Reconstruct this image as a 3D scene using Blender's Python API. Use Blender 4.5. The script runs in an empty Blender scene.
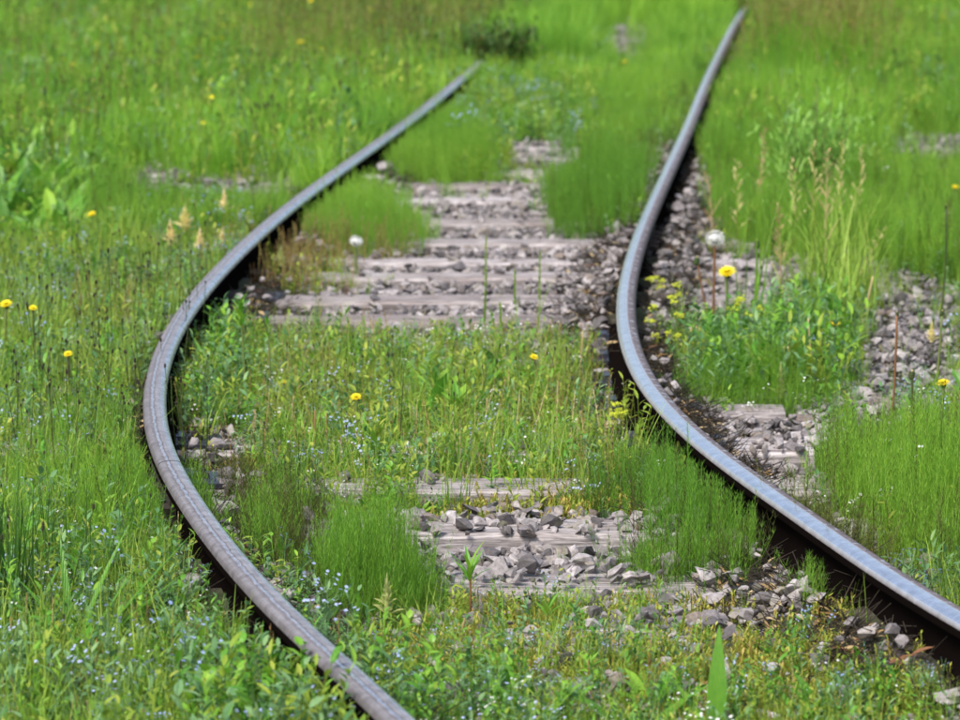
import bpy, bmesh, math, random
import numpy as np
from mathutils import Vector, Matrix, noise

random.seed(7); rng = np.random.default_rng(7)
R = math.radians
SC = bpy.context.scene; COL = SC.collection

# ---------------------------------------------------------------- camera
FP = 3750.0                              # focal length in pixels of a 960 px wide picture
TH = math.atan(577 / FP)                 # downward pitch
CAMZ = 1.936; RAILZ = 0.17
cd = bpy.data.cameras.new("camera"); cam = bpy.data.objects.new("camera", cd); COL.objects.link(cam)
cam.location = (0, 0, CAMZ); cam.rotation_euler = (math.pi / 2 - TH, 0, 0)
cd.sensor_width = 36; cd.lens = 36 * FP / 960; cd.clip_start = .1; cd.clip_end = 3000
cd.dof.use_dof = True; cd.dof.focus_distance = 9.6; cd.dof.aperture_fstop = 5.8; cd.dof.aperture_blades = 0
SC.camera = cam
# ---------------------------------------------------------------- sky, sun, exposure
SUN_EL, SUN_AZ = 52, 215                 # azimuth clockwise from +Y: behind and to the left of the camera
w = bpy.data.worlds.new("World"); SC.world = w; w.use_nodes = True
nt = w.node_tree; sky = nt.nodes.new("ShaderNodeTexSky"); sky.sky_type = 'NISHITA'; sky.sun_disc = False
sky.sun_elevation = R(SUN_EL); sky.sun_rotation = R(SUN_AZ); sky.dust_density = 4; sky.air_density = 1.0; sky.ozone_density = 1
nt.links.new(sky.outputs[0], nt.nodes["Background"].inputs[0]); nt.nodes["Background"].inputs[1].default_value = .10
sd = bpy.data.lights.new("sun", 'SUN'); sd.energy = 1.5; sd.angle = R(16); sd.color = (1, .96, .9)
sun = bpy.data.objects.new("sun", sd); COL.objects.link(sun)
sdir = Vector((math.sin(R(SUN_AZ)) * math.cos(R(SUN_EL)), math.cos(R(SUN_AZ)) * math.cos(R(SUN_EL)), math.sin(R(SUN_EL))))
sun.rotation_euler = sdir.to_track_quat('Z', 'Y').to_euler(); sun.location = (0, 0, 20)
vs = SC.view_settings; vs.view_transform = 'Standard'; vs.look = 'None'; vs.exposure = 1.14; vs.gamma = 1
SC.cycles.max_bounces = 6; SC.cycles.transmission_bounces = 3; SC.cycles.diffuse_bounces = 3
SC.cycles.transparent_max_bounces = 8; SC.cycles.use_denoising = True

# ---------------------------------------------------------------- measuring helpers
cT, sT = math.cos(TH), math.sin(TH)
def ground_at(px, py, z=-0.03):
    """where the sight line through a point of the 960x720 photograph meets height z"""
    u = (px - 480) / FP; v = (py - 360) / FP
    t = (CAMZ - z) / (sT + v * cT)
    return u * t, (cT - v * sT) * t
def height_at(px, py, Y):
    """x and z where that sight line reaches distance Y"""
    u = (px - 480) / FP; v = (py - 360) / FP
    t = Y / (cT - v * sT)
    return u * t, CAMZ - (sT + v * cT) * t
def project(x, y, z):
    d = y * cT + (CAMZ - z) * sT; h = (CAMZ - z) * cT - y * sT
    return 480 + FP * x / d, 360 + FP * h / d
def inside(poly, x, y):
    c = np.zeros(x.shape, bool); n = len(poly)
    for i in range(n):
        x1, y1 = poly[i]; x2, y2 = poly[(i + 1) % n]
        m = ((y1 > y) != (y2 > y)) & (x < (x2 - x1) * (y - y1) / ((y2 - y1) or 1e-9) + x1)
        c ^= m
    return c
def world_poly(pix): return [ground_at(*p) for p in pix]

# ---------------------------------------------------------------- track line (metres)
TY = [5.0, 6.5, 7.0, 7.5, 8, 9, 10, 11, 12, 14, 16, 18, 20, 22, 25, 28, 31, 34, 40, 48, 60]
TL = [.36, -.02, -.155, -.30, -.442, -.68, -.86, -.965, -1.005, -.945, -.785, -.585, -.377, -.182, .09, .395, .73, 1.07, 1.75, 2.7, 4.1]
TR = [1.86, 1.45, 1.29, 1.14, 1.005, .797, .62, .513, .485, .575, .75, .94, 1.13, 1.315, 1.60, 1.9, 2.235, 2.575, 3.25, 4.2, 5.6]
def smooth(ys, xs):
    """natural cubic spline"""
    n = len(ys); h = np.diff(ys); A = np.eye(n); b = np.zeros(n)
    for i in range(1, n - 1):
        A[i, i-1] = h[i-1]; A[i, i] = 2 * (h[i-1] + h[i]); A[i, i+1] = h[i]
        b[i] = 3 * ((xs[i+1] - xs[i]) / h[i] - (xs[i] - xs[i-1]) / h[i-1])
    c = np.linalg.solve(A, b)
    def f(y):
        y = np.asarray(y, float); i = np.clip(np.searchsorted(ys, y) - 1, 0, n - 2)
        hh = h[i]; a = np.asarray(xs)[i]; bb = (np.asarray(xs)[i+1] - a) / hh - hh * (2 * c[i] + c[i+1]) / 3
        d = (c[i+1] - c[i]) / (3 * hh); t = y - np.asarray(ys)[i]
        return a + bb * t + c[i] * t**2 + d * t**3
    return f
railL, railR = smooth(TY, TL), smooth(TY, TR)

def gz(x, y):
    """height of the ground"""
    c = (float(railL(min(max(y, 5), 60))) + float(railR(min(max(y, 5), 60)))) / 2
    d = abs(x - c)
    base = -0.045 if d < 1.5 else (-0.045 - .03 * min((d - 1.5) / .8, 1) if d < 2.3 else -0.075)
    return base + .018 * noise.noise((x * .9, y * .9, 0)) + .008 * noise.noise((x * 5, y * 5, 3))

# ---------------------------------------------------------------- mesh builder
class MB:
    def __init__(s): s.v = []; s.f = []; s.m = []; s.uv = None
    def quad_strip(s, rows, mi=0):
        """rows of equal length of points"""
        k = len(rows[0]); b = len(s.v)
        for r in rows: s.v += [tuple(p) for p in r]
        for i in range(len(rows) - 1):
            for j in range(k - 1):
                s.f.append((b + i*k + j, b + i*k + j + 1, b + (i+1)*k + j + 1, b + (i+1)*k + j)); s.m.append(mi)
    def blade(s, x, y, z, az, L, wd, lean=.1, bend=.6, segs=4, mi=0, prof='grass', fold=0., twist=0.):
        ca, sa = math.cos(az), math.sin(az); px, py, pz = x, y, z; a = lean; rows = []
        for i in range(segs + 1):
            t = i / segs
            if prof == 'grass': ww = wd * (1 - t) ** .65 * .5
            elif prof == 'lance': ww = wd * .5 * (math.sin(math.pi * min(1, t * .93 + .07) ** .8) * .95 + .05)
            else: ww = wd * .5 * (.14 if t < .3 else math.sin(math.pi * (t - .25) / .75) ** .6 + .04)
            ww = max(ww, .0002)
            tw = az + twist * t; sx, sy = -math.sin(tw), math.cos(tw)
            nx, ny, nz = -math.cos(a) * ca, -math.cos(a) * sa, math.sin(a)   # upper side of the blade
            if fold:
                rows.append([(px - sx*ww + nx*ww*fold, py - sy*ww + ny*ww*fold, pz + nz*ww*fold), (px, py, pz), (px + sx*ww + nx*ww*fold, py + sy*ww + ny*ww*fold, pz + nz*ww*fold)])
            else: rows.append([(px - sx*ww, py - sy*ww, pz), (px + sx*ww, py + sy*ww, pz)])
            st = L / segs
            px += math.sin(a) * ca * st; py += math.sin(a) * sa * st; pz += math.cos(a) * st
            a += bend / segs
        s.quad_strip(rows, mi)
    def tri(s, a, b, c, mi=0):
        n = len(s.v); s.v += [tuple(a), tuple(b), tuple(c)]; s.f.append((n, n+1, n+2)); s.m.append(mi)
    def tube(s, pts, rad, sides=4, mi=0, cap=True):
        n = len(pts); b = len(s.v)
        if not hasattr(rad, '__len__'): rad = [rad] * n
        for i, p in enumerate(pts):
            d = Vector(pts[min(i+1, n-1)]) - Vector(pts[max(i-1, 0)])
            if d.length < 1e-9: d = Vector((0, 0, 1))
            d.normalize(); u = d.orthogonal() if abs(d.z) < .9 else Vector((1, 0, 0)) - d * d.x
            u.normalize(); q = d.cross(u)
            for k in range(sides):
                t = 2 * math.pi * k / sides; o = (u * math.cos(t) + q * math.sin(t)) * rad[i]
                s.v.append(tuple(Vector(p) + o))
        for i in range(n - 1):
            for k in range(sides):
                k2 = (k + 1) % sides
                s.f.append((b + i*sides + k, b + i*sides + k2, b + (i+1)*sides + k2, b + (i+1)*sides + k)); s.m.append(mi)
        if cap:
            s.f.append(tuple(b + (n-1)*sides + k for k in range(sides))); s.m.append(mi)
            s.f.append(tuple(b + k for k in reversed(range(sides)))); s.m.append(mi)
    def blob(s, c, rx, ry, rz, mi=0, rings=4, sides=6, jit=0.):
        b = len(s.v); s.v.append((c[0], c[1], c[2] + rz))
        for i in range(1, rings):
            a = math.pi * i / rings
            for k in range(sides):
                t = 2 * math.pi * (k + .5 * (i % 2)) / sides; j = 1 + random.uniform(-jit, jit)
                s.v.append((c[0] + rx * j * math.sin(a) * math.cos(t), c[1] + ry * j * math.sin(a) * math.sin(t), c[2] + rz * math.cos(a)))
        s.v.append((c[0], c[1], c[2] - rz)); e = len(s.v) - 1
        for k in range(sides):
            k2 = (k + 1) % sides
            s.f.append((b, b + 1 + k, b + 1 + k2)); s.m.append(mi)
            s.f.append((e, e - sides + k2, e - sides + k)); s.m.append(mi)
            for i in range(rings - 2):
                o = b + 1 + i * sides
                s.f.append((o + k, o + sides + k, o + sides + k2, o + k2)); s.m.append(mi)
    def box(s, x0, x1, y0, y1, z0, z1, mi=0):
        b = len(s.v); s.v += [(x, y, z) for z in (z0, z1) for y in (y0, y1) for x in (x0, x1)]
        for f in ((0,2,3,1), (4,5,7,6), (0,1,5,4), (2,6,7,3), (0,4,6,2), (1,3,7,5)): s.f.append(tuple(b+i for i in f)); s.m.append(mi)
    def mesh(s, name, mats, smoothed=False):
        me = bpy.data.meshes.new(name); me.from_pydata(s.v, [], s.f)
        for m in (mats if isinstance(mats, (list, tuple)) else [mats]): me.materials.append(m)
        if any(s.m): me.polygons.foreach_set('material_index', s.m)
        if smoothed: me.polygons.foreach_set('use_smooth', [True] * len(me.polygons))
        me.update(); return me
    def build(s, name, mats, parent=None, smoothed=False, loc=None):
        o = bpy.data.objects.new(name, s.mesh(name, mats, smoothed)); COL.objects.link(o)
        if parent: o.parent = parent
        if loc: o.location = loc
        return o
def tag(o, label=None, cat=None, group=None, kind=None):
    if label: o['label'] = label
    if cat: o['category'] = cat
    if group: o['group'] = group
    if kind: o['kind'] = kind
    return o
def empty(name, loc, label, cat, group=None, rz=0):
    o = bpy.data.objects.new(name, None); COL.objects.link(o); o.location = loc; o.rotation_euler = (0, 0, rz); o.empty_display_size = .05
    return tag(o, label, cat, group)

# ---------------------------------------------------------------- materials
def nodes(name):
    m = bpy.data.materials.new(name); m.use_nodes = True; t = m.node_tree; return m, t, t.nodes["Principled BSDF"]
def ramp(t, stops, inter='LINEAR'):
    r = t.nodes.new("ShaderNodeValToRGB"); r.color_ramp.interpolation = inter; e = r.color_ramp.elements
    while len(e) < len(stops): e.new(.5)
    for i, (p, c) in enumerate(stops): e[i].position = p; e[i].color = (*c, 1)
    return r
def mathn(t, op, a, b=None):
    n = t.nodes.new("ShaderNodeMath"); n.operation = op
    for i, x in enumerate((a, b)):
        if x is None: continue
        if isinstance(x, (int, float)): n.inputs[i].default_value = x
        else: t.links.new(x, n.inputs[i])
    return n.outputs[0]
def noise_n(t, scale, detail=3, vec=None, rough=.5):
    n = t.nodes.new("ShaderNodeTexNoise"); n.inputs["Scale"].default_value = scale; n.inputs["Detail"].default_value = detail; n.inputs["Roughness"].default_value = rough
    if vec is not None: t.links.new(vec, n.inputs["Vector"])
    return n.outputs["Fac"]
def pos(t): return t.nodes.new("ShaderNodeNewGeometry").outputs["Position"]
def mixc(t, f, a, b, mode='MIX'):
    n = t.nodes.new("ShaderNodeMix"); n.data_type = 'RGBA'; n.blend_type = mode
    for s, x in ((n.inputs[0], f), (n.inputs[6], a), (n.inputs[7], b)):
        if isinstance(x, (int, float)): s.default_value = x
        elif isinstance(x, tuple): s.default_value = (*x, 1)
        else: t.links.new(x, s)
    return n.outputs[2]
def leaf_mat(name, cols, trans=.35, rough=.5, fine=18, patch=None, spec=.3):
    """plant matter: colour by individual and by patch of ground, light shining through"""
    m, t, p = nodes(name)
    oi = t.nodes.new("ShaderNodeObjectInfo"); P = pos(t)
    isl = t.nodes.new("ShaderNodeNewGeometry").outputs["Random Per Island"]
    v = mathn(t, 'ADD', mathn(t, 'ADD', mathn(t, 'MULTIPLY', oi.outputs["Random"], .32), mathn(t, 'MULTIPLY', isl, .42)), mathn(t, 'MULTIPLY', noise_n(t, fine, 2, P), .26))
    st = [(.15 + .6 * i / max(1, len(cols) - 1), c) for i, c in enumerate(cols)]
    c = ramp(t, st); t.links.new(v, c.inputs[0]); c = c.outputs[0]
    if patch:
        k = ramp(t, [(.42, (0, 0, 0)), (.62, (1, 1, 1))]); t.links.new(noise_n(t, .8, 3, P), k.inputs[0])
        c = mixc(t, mathn(t, 'MULTIPLY', k.outputs[0], .65), c, patch)
    t.links.new(c, p.inputs["Base Color"]); p.inputs["Roughness"].default_value = rough; p.inputs["Specular IOR Level"].default_value = spec
    if trans:
        tr = t.nodes.new("ShaderNodeBsdfTranslucent"); mx = t.nodes.new("ShaderNodeMixShader"); mx.inputs[0].default_value = trans
        t.links.new(mixc(t, .5, c, (.35, .55, .03), 'MIX') if 0 else c, tr.inputs[0]); t.links.new(p.outputs[0], mx.inputs[1]); t.links.new(tr.outputs[0], mx.inputs[2])
        t.links.new(mx.outputs[0], t.nodes["Material Output"].inputs[0])
    return m
G_GRASS = leaf_mat("grass blades", [(.02, .07, .012), (.16, .36, .028), (.40, .58, .09)], .36, .5, patch=(.32, .42, .06))
G_MEADOW = leaf_mat("meadow grass", [(.04, .13, .012), (.21, .47, .03), (.42, .68, .08)], .36, .5, patch=(.09, .28, .025))
G_HORSE = leaf_mat("horsetail green", [(.06, .15, .015), (.19, .42, .03), (.38, .62, .07)], .34, .5, patch=(.13, .33, .03))
G_HORSE_DK = leaf_mat("horsetail brown", [(.03, .05, .01), (.09, .10, .02), (.13, .17, .03)], .2, .7)
G_LEAF = leaf_mat("broad leaf", [(.05, .14, .02), (.13, .36, .03), (.32, .54, .05)], .35, .4, 9, spec=.45)
G_LEAF_GREY = leaf_mat("grey green leaf", [(.08, .20, .06), (.15, .30, .12), (.24, .40, .16)], .3, .55, 12)
G_YEL = leaf_mat("yellow green leaf", [(.15, .27, .025), (.26, .38, .04), (.40, .46, .07)], .35, .5, 22)
G_SEDUM = leaf_mat("stonecrop leaf", [(.12, .22, .02), (.26, .33, .04), (.42, .42, .07), (.46, .30, .10)], .25, .5, 30)
G_STALK = leaf_mat("dark stalk", [(.02, .045, .012), (.05, .09, .02), (.07, .07, .03)], .1, .6)
G_HEAD = leaf_mat("dark seed head", [(.012, .012, .008), (.04, .03, .02)], 0, .8)
G_DRY = leaf_mat("dry stalk", [(.30, .16, .06), (.50, .36, .17), (.62, .50, .28)], .2, .7)
G_RUST = leaf_mat("reddish dry stalk", [(.22, .11, .05), (.36, .24, .09), (.38, .34, .10)], .3, .7)
G_REDSTEM = leaf_mat("brown red stem", [(.14, .05, .03), (.24, .12, .05)], .1, .5)
F_BLUE = leaf_mat("pale blue petal", [(.25, .38, .72), (.42, .52, .85), (.55, .60, .88)], .3, .6)
F_WHITE = leaf_mat("white petal", [(.8, .81, .78), (.92, .92, .9)], .3, .6)
F_YEL = leaf_mat("yellow petal", [(.90, .72, .02), (.94, .84, .04)], .3, .6, 200)
F_CREAM = leaf_mat("cream bract", [(.55, .56, .18), (.85, .74, .34), (.92, .80, .46)], .35, .6, 60)
F_PALE = leaf_mat("pale green bract", [(.32, .42, .12), (.48, .52, .2)], .35, .6, 60)
F_LIME = leaf_mat("lime flower", [(.42, .52, .03), (.62, .66, .05)], .35, .6, 60)

def stone_mat():
    m, t, p = nodes("ballast stone"); oi = t.nodes.new("ShaderNodeObjectInfo")
    c = ramp(t, [(0, (.07, .066, .07)), (.3, (.22, .205, .21)), (.6, (.35, .33, .335)), (.85, (.52, .495, .50)), (.93, (.30, .27, .24)), (1, (.22, .175, .15))]); t.links.new(oi.outputs["Random"], c.inputs[0])
    n = noise_n(t, 60, 5, pos(t), .7); d = ramp(t, [(.3, (.42, .40, .38)), (.7, (1.1, 1.08, 1.08))]); t.links.new(n, d.inputs[0])
    c2 = mixc(t, 1, c.outputs[0], d.outputs[0], 'MULTIPLY')
    k = ramp(t, [(.58, (0, 0, 0)), (.68, (1, 1, 1))]); t.links.new(noise_n(t, 14, 4, pos(t)), k.inputs[0])
    c3 = mixc(t, mathn(t, 'MULTIPLY', k.outputs[0], .35), c2, (.20, .20, .09))
    t.links.new(c3, p.inputs["Base Color"]); p.inputs["Roughness"].default_value = .85
    b = t.nodes.new("ShaderNodeBump"); b.inputs["Strength"].default_value = .5; b.inputs["Distance"].default_value = .003; t.links.new(n, b.inputs["Height"]); t.links.new(b.outputs[0], p.inputs["Normal"])
    return m
M_STONE = stone_mat()
def ground_mat():
    m, t, p = nodes("soil and grit"); P = pos(t)
    a = ramp(t, [(.3, (.022, .016, .012)), (.5, (.05, .038, .03)), (.7, (.12, .10, .085))]); t.links.new(noise_n(t, 30, 8, P, .75), a.inputs[0])
    g = ramp(t, [(.35, (.03, .05, .012)), (.65, (.07, .10, .02))]); t.links.new(noise_n(t, 9, 6, P, .7), g.inputs[0])
    k = ramp(t, [(.45, (0, 0, 0)), (.58, (1, 1, 1))]); t.links.new(noise_n(t, 1.6, 5, P, .6), k.inputs[0])
    t.links.new(mixc(t, mathn(t, 'MULTIPLY', k.outputs[0], .8), a.outputs[0], g.outputs[0]), p.inputs["Base Color"]); p.inputs["Roughness"].default_value = .95
    b = t.nodes.new("ShaderNodeBump"); b.inputs["Strength"].default_value = .8; b.inputs["Distance"].default_value = .01; t.links.new(noise_n(t, 90, 6, P, .7), b.inputs["Height"]); t.links.new(b.outputs[0], p.inputs["Normal"])
    return m
M_GROUND = ground_mat()
def wood_mat():
    m, t, p = nodes("weathered sleeper wood"); tc = t.nodes.new("ShaderNodeTexCoord"); mp = t.nodes.new("ShaderNodeMapping"); mp.inputs["Scale"].default_value = (1.2, 22, 22)
    t.links.new(tc.outputs["Object"], mp.inputs[0]); n = noise_n(t, 5, 7, mp.outputs[0], .65)
    oi = t.nodes.new("ShaderNodeObjectInfo")
    a = ramp(t, [(.28, (.05, .042, .04)), (.42, (.20, .18, .175)), (.6, (.50, .465, .46)), (.8, (.68, .65, .645))]); t.links.new(n, a.inputs[0])
    n2 = noise_n(t, 7, 4, pos(t)); k = ramp(t, [(.3, (.72, .68, .66)), (.6, (1, 1, 1))]); t.links.new(n2, k.inputs[0])
    c = mixc(t, 1, a.outputs[0], k.outputs[0], 'MULTIPLY')
    vr = ramp(t, [(0, (.7, .66, .64)), (.5, (1, 1, 1)), (1, (1.25, 1.25, 1.27))]); t.links.new(oi.outputs['Random'], vr.inputs[0]); c = mixc(t, 1, c, vr.outputs[0], 'MULTIPLY')
    t.links.new(c, p.inputs["Base Color"]); p.inputs["Roughness"].default_value = .8
    b = t.nodes.new("ShaderNodeBump"); b.inputs["Strength"].default_value = .7; b.inputs["Distance"].default_value = .006; t.links.new(n, b.inputs["Height"]); t.links.new(b.outputs[0], p.inputs["Normal"])
    return m
M_WOOD = wood_mat()
def rail_mat(name, left):
    """UV: u across the head from the gauge side outwards, v metres along the rail"""
    m, t, p = nodes(name); uv = t.nodes.new("ShaderNodeUVMap"); uv.uv_map = "UVMap"
    sp = t.nodes.new("ShaderNodeSeparateXYZ"); t.links.new(uv.outputs[0], sp.inputs[0])
    mp = t.nodes.new("ShaderNodeMapping"); mp.inputs["Scale"].default_value = (.6, 9, 1); t.links.new(uv.outputs[0], mp.inputs[0])
    wob = noise_n(t, 2.2, 5, mp.outputs[0], .65)
    u = mathn(t, 'ADD', sp.outputs[0], mathn(t, 'MULTIPLY', mathn(t, 'SUBTRACT', wob, .5), .26 if left else .05))
    W = (1, 1, 1); K = (0, 0, 0)
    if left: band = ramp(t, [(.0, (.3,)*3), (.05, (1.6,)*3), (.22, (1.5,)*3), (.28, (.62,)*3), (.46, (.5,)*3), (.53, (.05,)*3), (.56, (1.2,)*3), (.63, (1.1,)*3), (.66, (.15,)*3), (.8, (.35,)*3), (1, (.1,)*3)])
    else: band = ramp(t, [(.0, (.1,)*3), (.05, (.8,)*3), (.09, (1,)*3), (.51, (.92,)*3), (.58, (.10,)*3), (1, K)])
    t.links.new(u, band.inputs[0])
    mp2 = t.nodes.new("ShaderNodeMapping"); mp2.inputs["Scale"].default_value = (1.0, 26, 1); t.links.new(uv.outputs[0], mp2.inputs[0])
    st = ramp(t, [(.56, K), (.62, W)]); t.links.new(noise_n(t, 1.6, 3, mp2.outputs[0], .6), st.inputs[0])
    # cross-wise chips of bright steel on the worn outer strip
    zone = ramp(t, [(.5, K), (.56, W), (.82, W), (.88, K)]); t.links.new(sp.outputs[0], zone.inputs[0])
    chips = mathn(t, 'MULTIPLY', mathn(t, 'MULTIPLY', st.outputs[0], zone.outputs[0]), .25 if left else .75)
    pol = mathn(t, 'MAXIMUM', band.outputs[0], chips)
    rr = ramp(t, [(.3, (.025, .018, .018)), (.5, (.07, .056, .06)), (.72, (.14, .12, .128))] if left else [(.3, (.03, .02, .018)), (.5, (.085, .06, .06)), (.72, (.15, .115, .115))]); t.links.new(noise_n(t, 60, 6, pos(t), .7), rr.inputs[0])
    sc = ramp(t, [(.30, (.30, .30, .32)), (.58, (.76, .76, .80))] if left else [(.25, (.52, .53, .57)), (.65, (.86, .87, .92))]); t.links.new(noise_n(t, 3, 5, mp.outputs[0], .7), sc.inputs[0])
    mp3 = t.nodes.new("ShaderNodeMapping"); mp3.inputs["Scale"].default_value = (26, 1.6, 1); t.links.new(uv.outputs[0], mp3.inputs[0])
    sk = ramp(t, [(.36, (.25,)*3), (.6, (1, 1, 1))]); t.links.new(noise_n(t, 1.0, 6, mp3.outputs[0], .7), sk.inputs[0])
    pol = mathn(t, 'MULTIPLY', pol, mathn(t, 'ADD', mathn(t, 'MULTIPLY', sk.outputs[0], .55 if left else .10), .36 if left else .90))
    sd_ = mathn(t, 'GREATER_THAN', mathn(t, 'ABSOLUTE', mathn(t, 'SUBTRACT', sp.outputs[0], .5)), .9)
    rust_shade = mixc(t, sd_, rr.outputs[0], (.006, .0045, .004)); pol = mathn(t, 'MULTIPLY', pol, mathn(t, 'SUBTRACT', 1.0, sd_))  # rusty sides below the head painted near-black to imitate shade under it
    pol = mathn(t, 'MINIMUM', pol, 1.0)
    t.links.new(mixc(t, pol, rust_shade, sc.outputs[0]), p.inputs["Base Color"])
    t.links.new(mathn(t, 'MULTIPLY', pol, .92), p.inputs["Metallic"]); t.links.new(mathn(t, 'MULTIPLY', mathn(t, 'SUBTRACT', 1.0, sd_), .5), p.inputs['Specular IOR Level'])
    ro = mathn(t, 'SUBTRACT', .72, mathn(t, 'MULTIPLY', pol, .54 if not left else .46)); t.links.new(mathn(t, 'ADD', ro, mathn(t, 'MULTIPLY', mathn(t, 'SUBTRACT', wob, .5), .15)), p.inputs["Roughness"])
    b = t.nodes.new("ShaderNodeBump"); b.inputs["Strength"].default_value = .3 if left else .12; b.inputs["Distance"].default_value = .001; t.links.new(noise_n(t, 120, 4, pos(t)), b.inputs["Height"]); t.links.new(b.outputs[0], p.inputs["Normal"])
    return m
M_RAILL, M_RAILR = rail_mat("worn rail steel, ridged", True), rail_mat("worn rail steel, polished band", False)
def simple(name, col, rough=.7, metal=0, sc=40):
    m, t, p = nodes(name); a = ramp(t, [(.3, tuple(c * .55 for c in col)), (.7, tuple(min(1, c * 1.35) for c in col))]); t.links.new(noise_n(t, sc, 5, pos(t), .65), a.inputs[0])
    t.links.new(a.outputs[0], p.inputs["Base Color"]); p.inputs["Roughness"].default_value = rough; p.inputs["Metallic"].default_value = metal; return m
M_RUST = simple("dark rusty iron", (.028, .02, .017), .8)
M_PLATE = simple("oily dark steel", (.05, .05, .07), .38, .5)

# ---------------------------------------------------------------- the ground
def axis(lo, hi, a, b, fine):
    out = list(np.arange(a, b + 1e-6, fine)); s = fine; x = a
    while x > lo: s *= 1.5; x -= s; out.insert(0, max(x, lo))
    s = fine; x = b
    while x < hi: s *= 1.5; x += s; out.append(min(x, hi))
    return out
g = MB(); gx = axis(-600, 600, -3.5, 5.5, .15); gy = axis(-60, 1500, 5, 36, .15)
g.quad_strip([[(x, y, gz(x, y) if 3 < y < 60 else -.075) for x in gx] for y in gy])
ground = g.build("ground", M_GROUND, smoothed=True); tag(ground, "brown soil and grit under the weeds", kind='structure')

# ---------------------------------------------------------------- rails
HEAD = [(-.0335, .132), (-.034, .150), (-.031, .1600), (-.026, .1655), (-.018, .1685), (-.006, .1698), (.006, .1698), (.018, .1685), (.026, .1655), (.031, .1600), (.034, .150), (.0335, .132)]
PROF = HEAD + [(.012, .120), (.008, .105), (.008, .055), (.014, .045), (.060, .034), (.0625, .022), (-.0625, .022), (-.060, .034), (-.014, .045), (-.008, .055), (-.008, .105), (-.012, .120)]
def rail_seg(fn, y0, y1, mat, mirror, label):
    ys = np.arange(y0, y1, .08 if y1 < 30 else .12).tolist() + [y1]
    b = MB(); k = len(PROF); us = []; s = 0; rows = []
    prev = None
    for y in ys:
        x = float(fn(y)); dx = float(fn(y + .01) - fn(y - .01)) / .02; n = math.hypot(1, dx); nx, ny = 1 / n, -dx / n
        if prev: s += math.hypot(x - prev[0], y - prev[1])
        prev = (x, y)
        rows.append([(x + nx * a, y + ny * a, z + .004 * math.sin(y * .9)) for a, z in PROF]); us.append(s)
    for r in rows: b.v += r
    uvl = []
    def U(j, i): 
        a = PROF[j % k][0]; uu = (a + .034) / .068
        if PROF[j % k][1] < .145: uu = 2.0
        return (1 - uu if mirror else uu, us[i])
    for i in range(len(rows) - 1):
        for j in range(k):
            j2 = (j + 1) % k; b.f.append((i*k + j, (i+1)*k + j, (i+1)*k + j2, i*k + j2)); b.m.append(0)
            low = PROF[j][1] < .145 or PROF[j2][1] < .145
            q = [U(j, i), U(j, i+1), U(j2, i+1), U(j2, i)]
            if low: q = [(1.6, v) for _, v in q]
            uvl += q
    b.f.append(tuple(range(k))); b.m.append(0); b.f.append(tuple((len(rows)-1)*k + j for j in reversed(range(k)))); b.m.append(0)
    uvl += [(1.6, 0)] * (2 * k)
    o = b.build("rail", mat); uv = o.data.uv_layers.new(name="UVMap"); uv.data.foreach_set("uv", [c for q in uvl for c in q])
    for f in o.data.polygons: f.use_smooth = len(f.vertices) == 4
    # keep web and foot edges crisp
    mod = o.data; mod.set_sharp_from_angle(angle=R(35)) if hasattr(mod, 'set_sharp_from_angle') else None
    tag(o, label, "rail", "rails of the curved track"); return o
JL, JR = 9.72, 15.25
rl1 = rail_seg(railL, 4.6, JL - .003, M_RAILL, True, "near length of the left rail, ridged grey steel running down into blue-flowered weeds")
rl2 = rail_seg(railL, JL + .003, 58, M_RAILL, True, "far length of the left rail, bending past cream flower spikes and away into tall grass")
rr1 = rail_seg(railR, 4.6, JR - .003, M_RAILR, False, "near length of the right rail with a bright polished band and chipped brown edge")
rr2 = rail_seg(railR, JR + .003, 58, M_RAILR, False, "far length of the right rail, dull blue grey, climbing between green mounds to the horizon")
def frame_at(fn, y):
    x = float(fn(y)); dx = float(fn(y + .05) - fn(y - .05)) / .1
    return x, -math.atan(dx)
def fishplate(parent, fn, yj):
    for side in (-1, 1):
        x, a = frame_at(fn, yj); b = MB()
        prof = [(.010, .046), (.030, .048), (.028, .060), (.020, .066), (.020, .104), (.028, .112), (.026, .122), (.010, .119)]
        rows = [[(side * p, t, z) for p, z in prof + prof[:1]] for t in (-.3, .3)]; b.quad_strip(rows)
        for r in rows: n = len(b.v); b.v += r[:-1]; b.f.append(tuple(range(n, n + 8))); b.m.append(0)
        o = b.build("fishplate", M_RUST, parent, loc=(x, yj, 0)); o.rotation_euler = (0, 0, a)
        for k in (-.22, -.08, .08, .22):
            c = MB(); c.tube([(side * .020, k, .085), (side * .045, k, .085)], .017, 6); c.tube([(side * .045, k, .085), (side * .058, k, .085)], .009, 6)
            q = c.build("bolt", M_RUST, o)
fishplate(rl1, railL, JL); fishplate(rr1, railR, JR)

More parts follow.
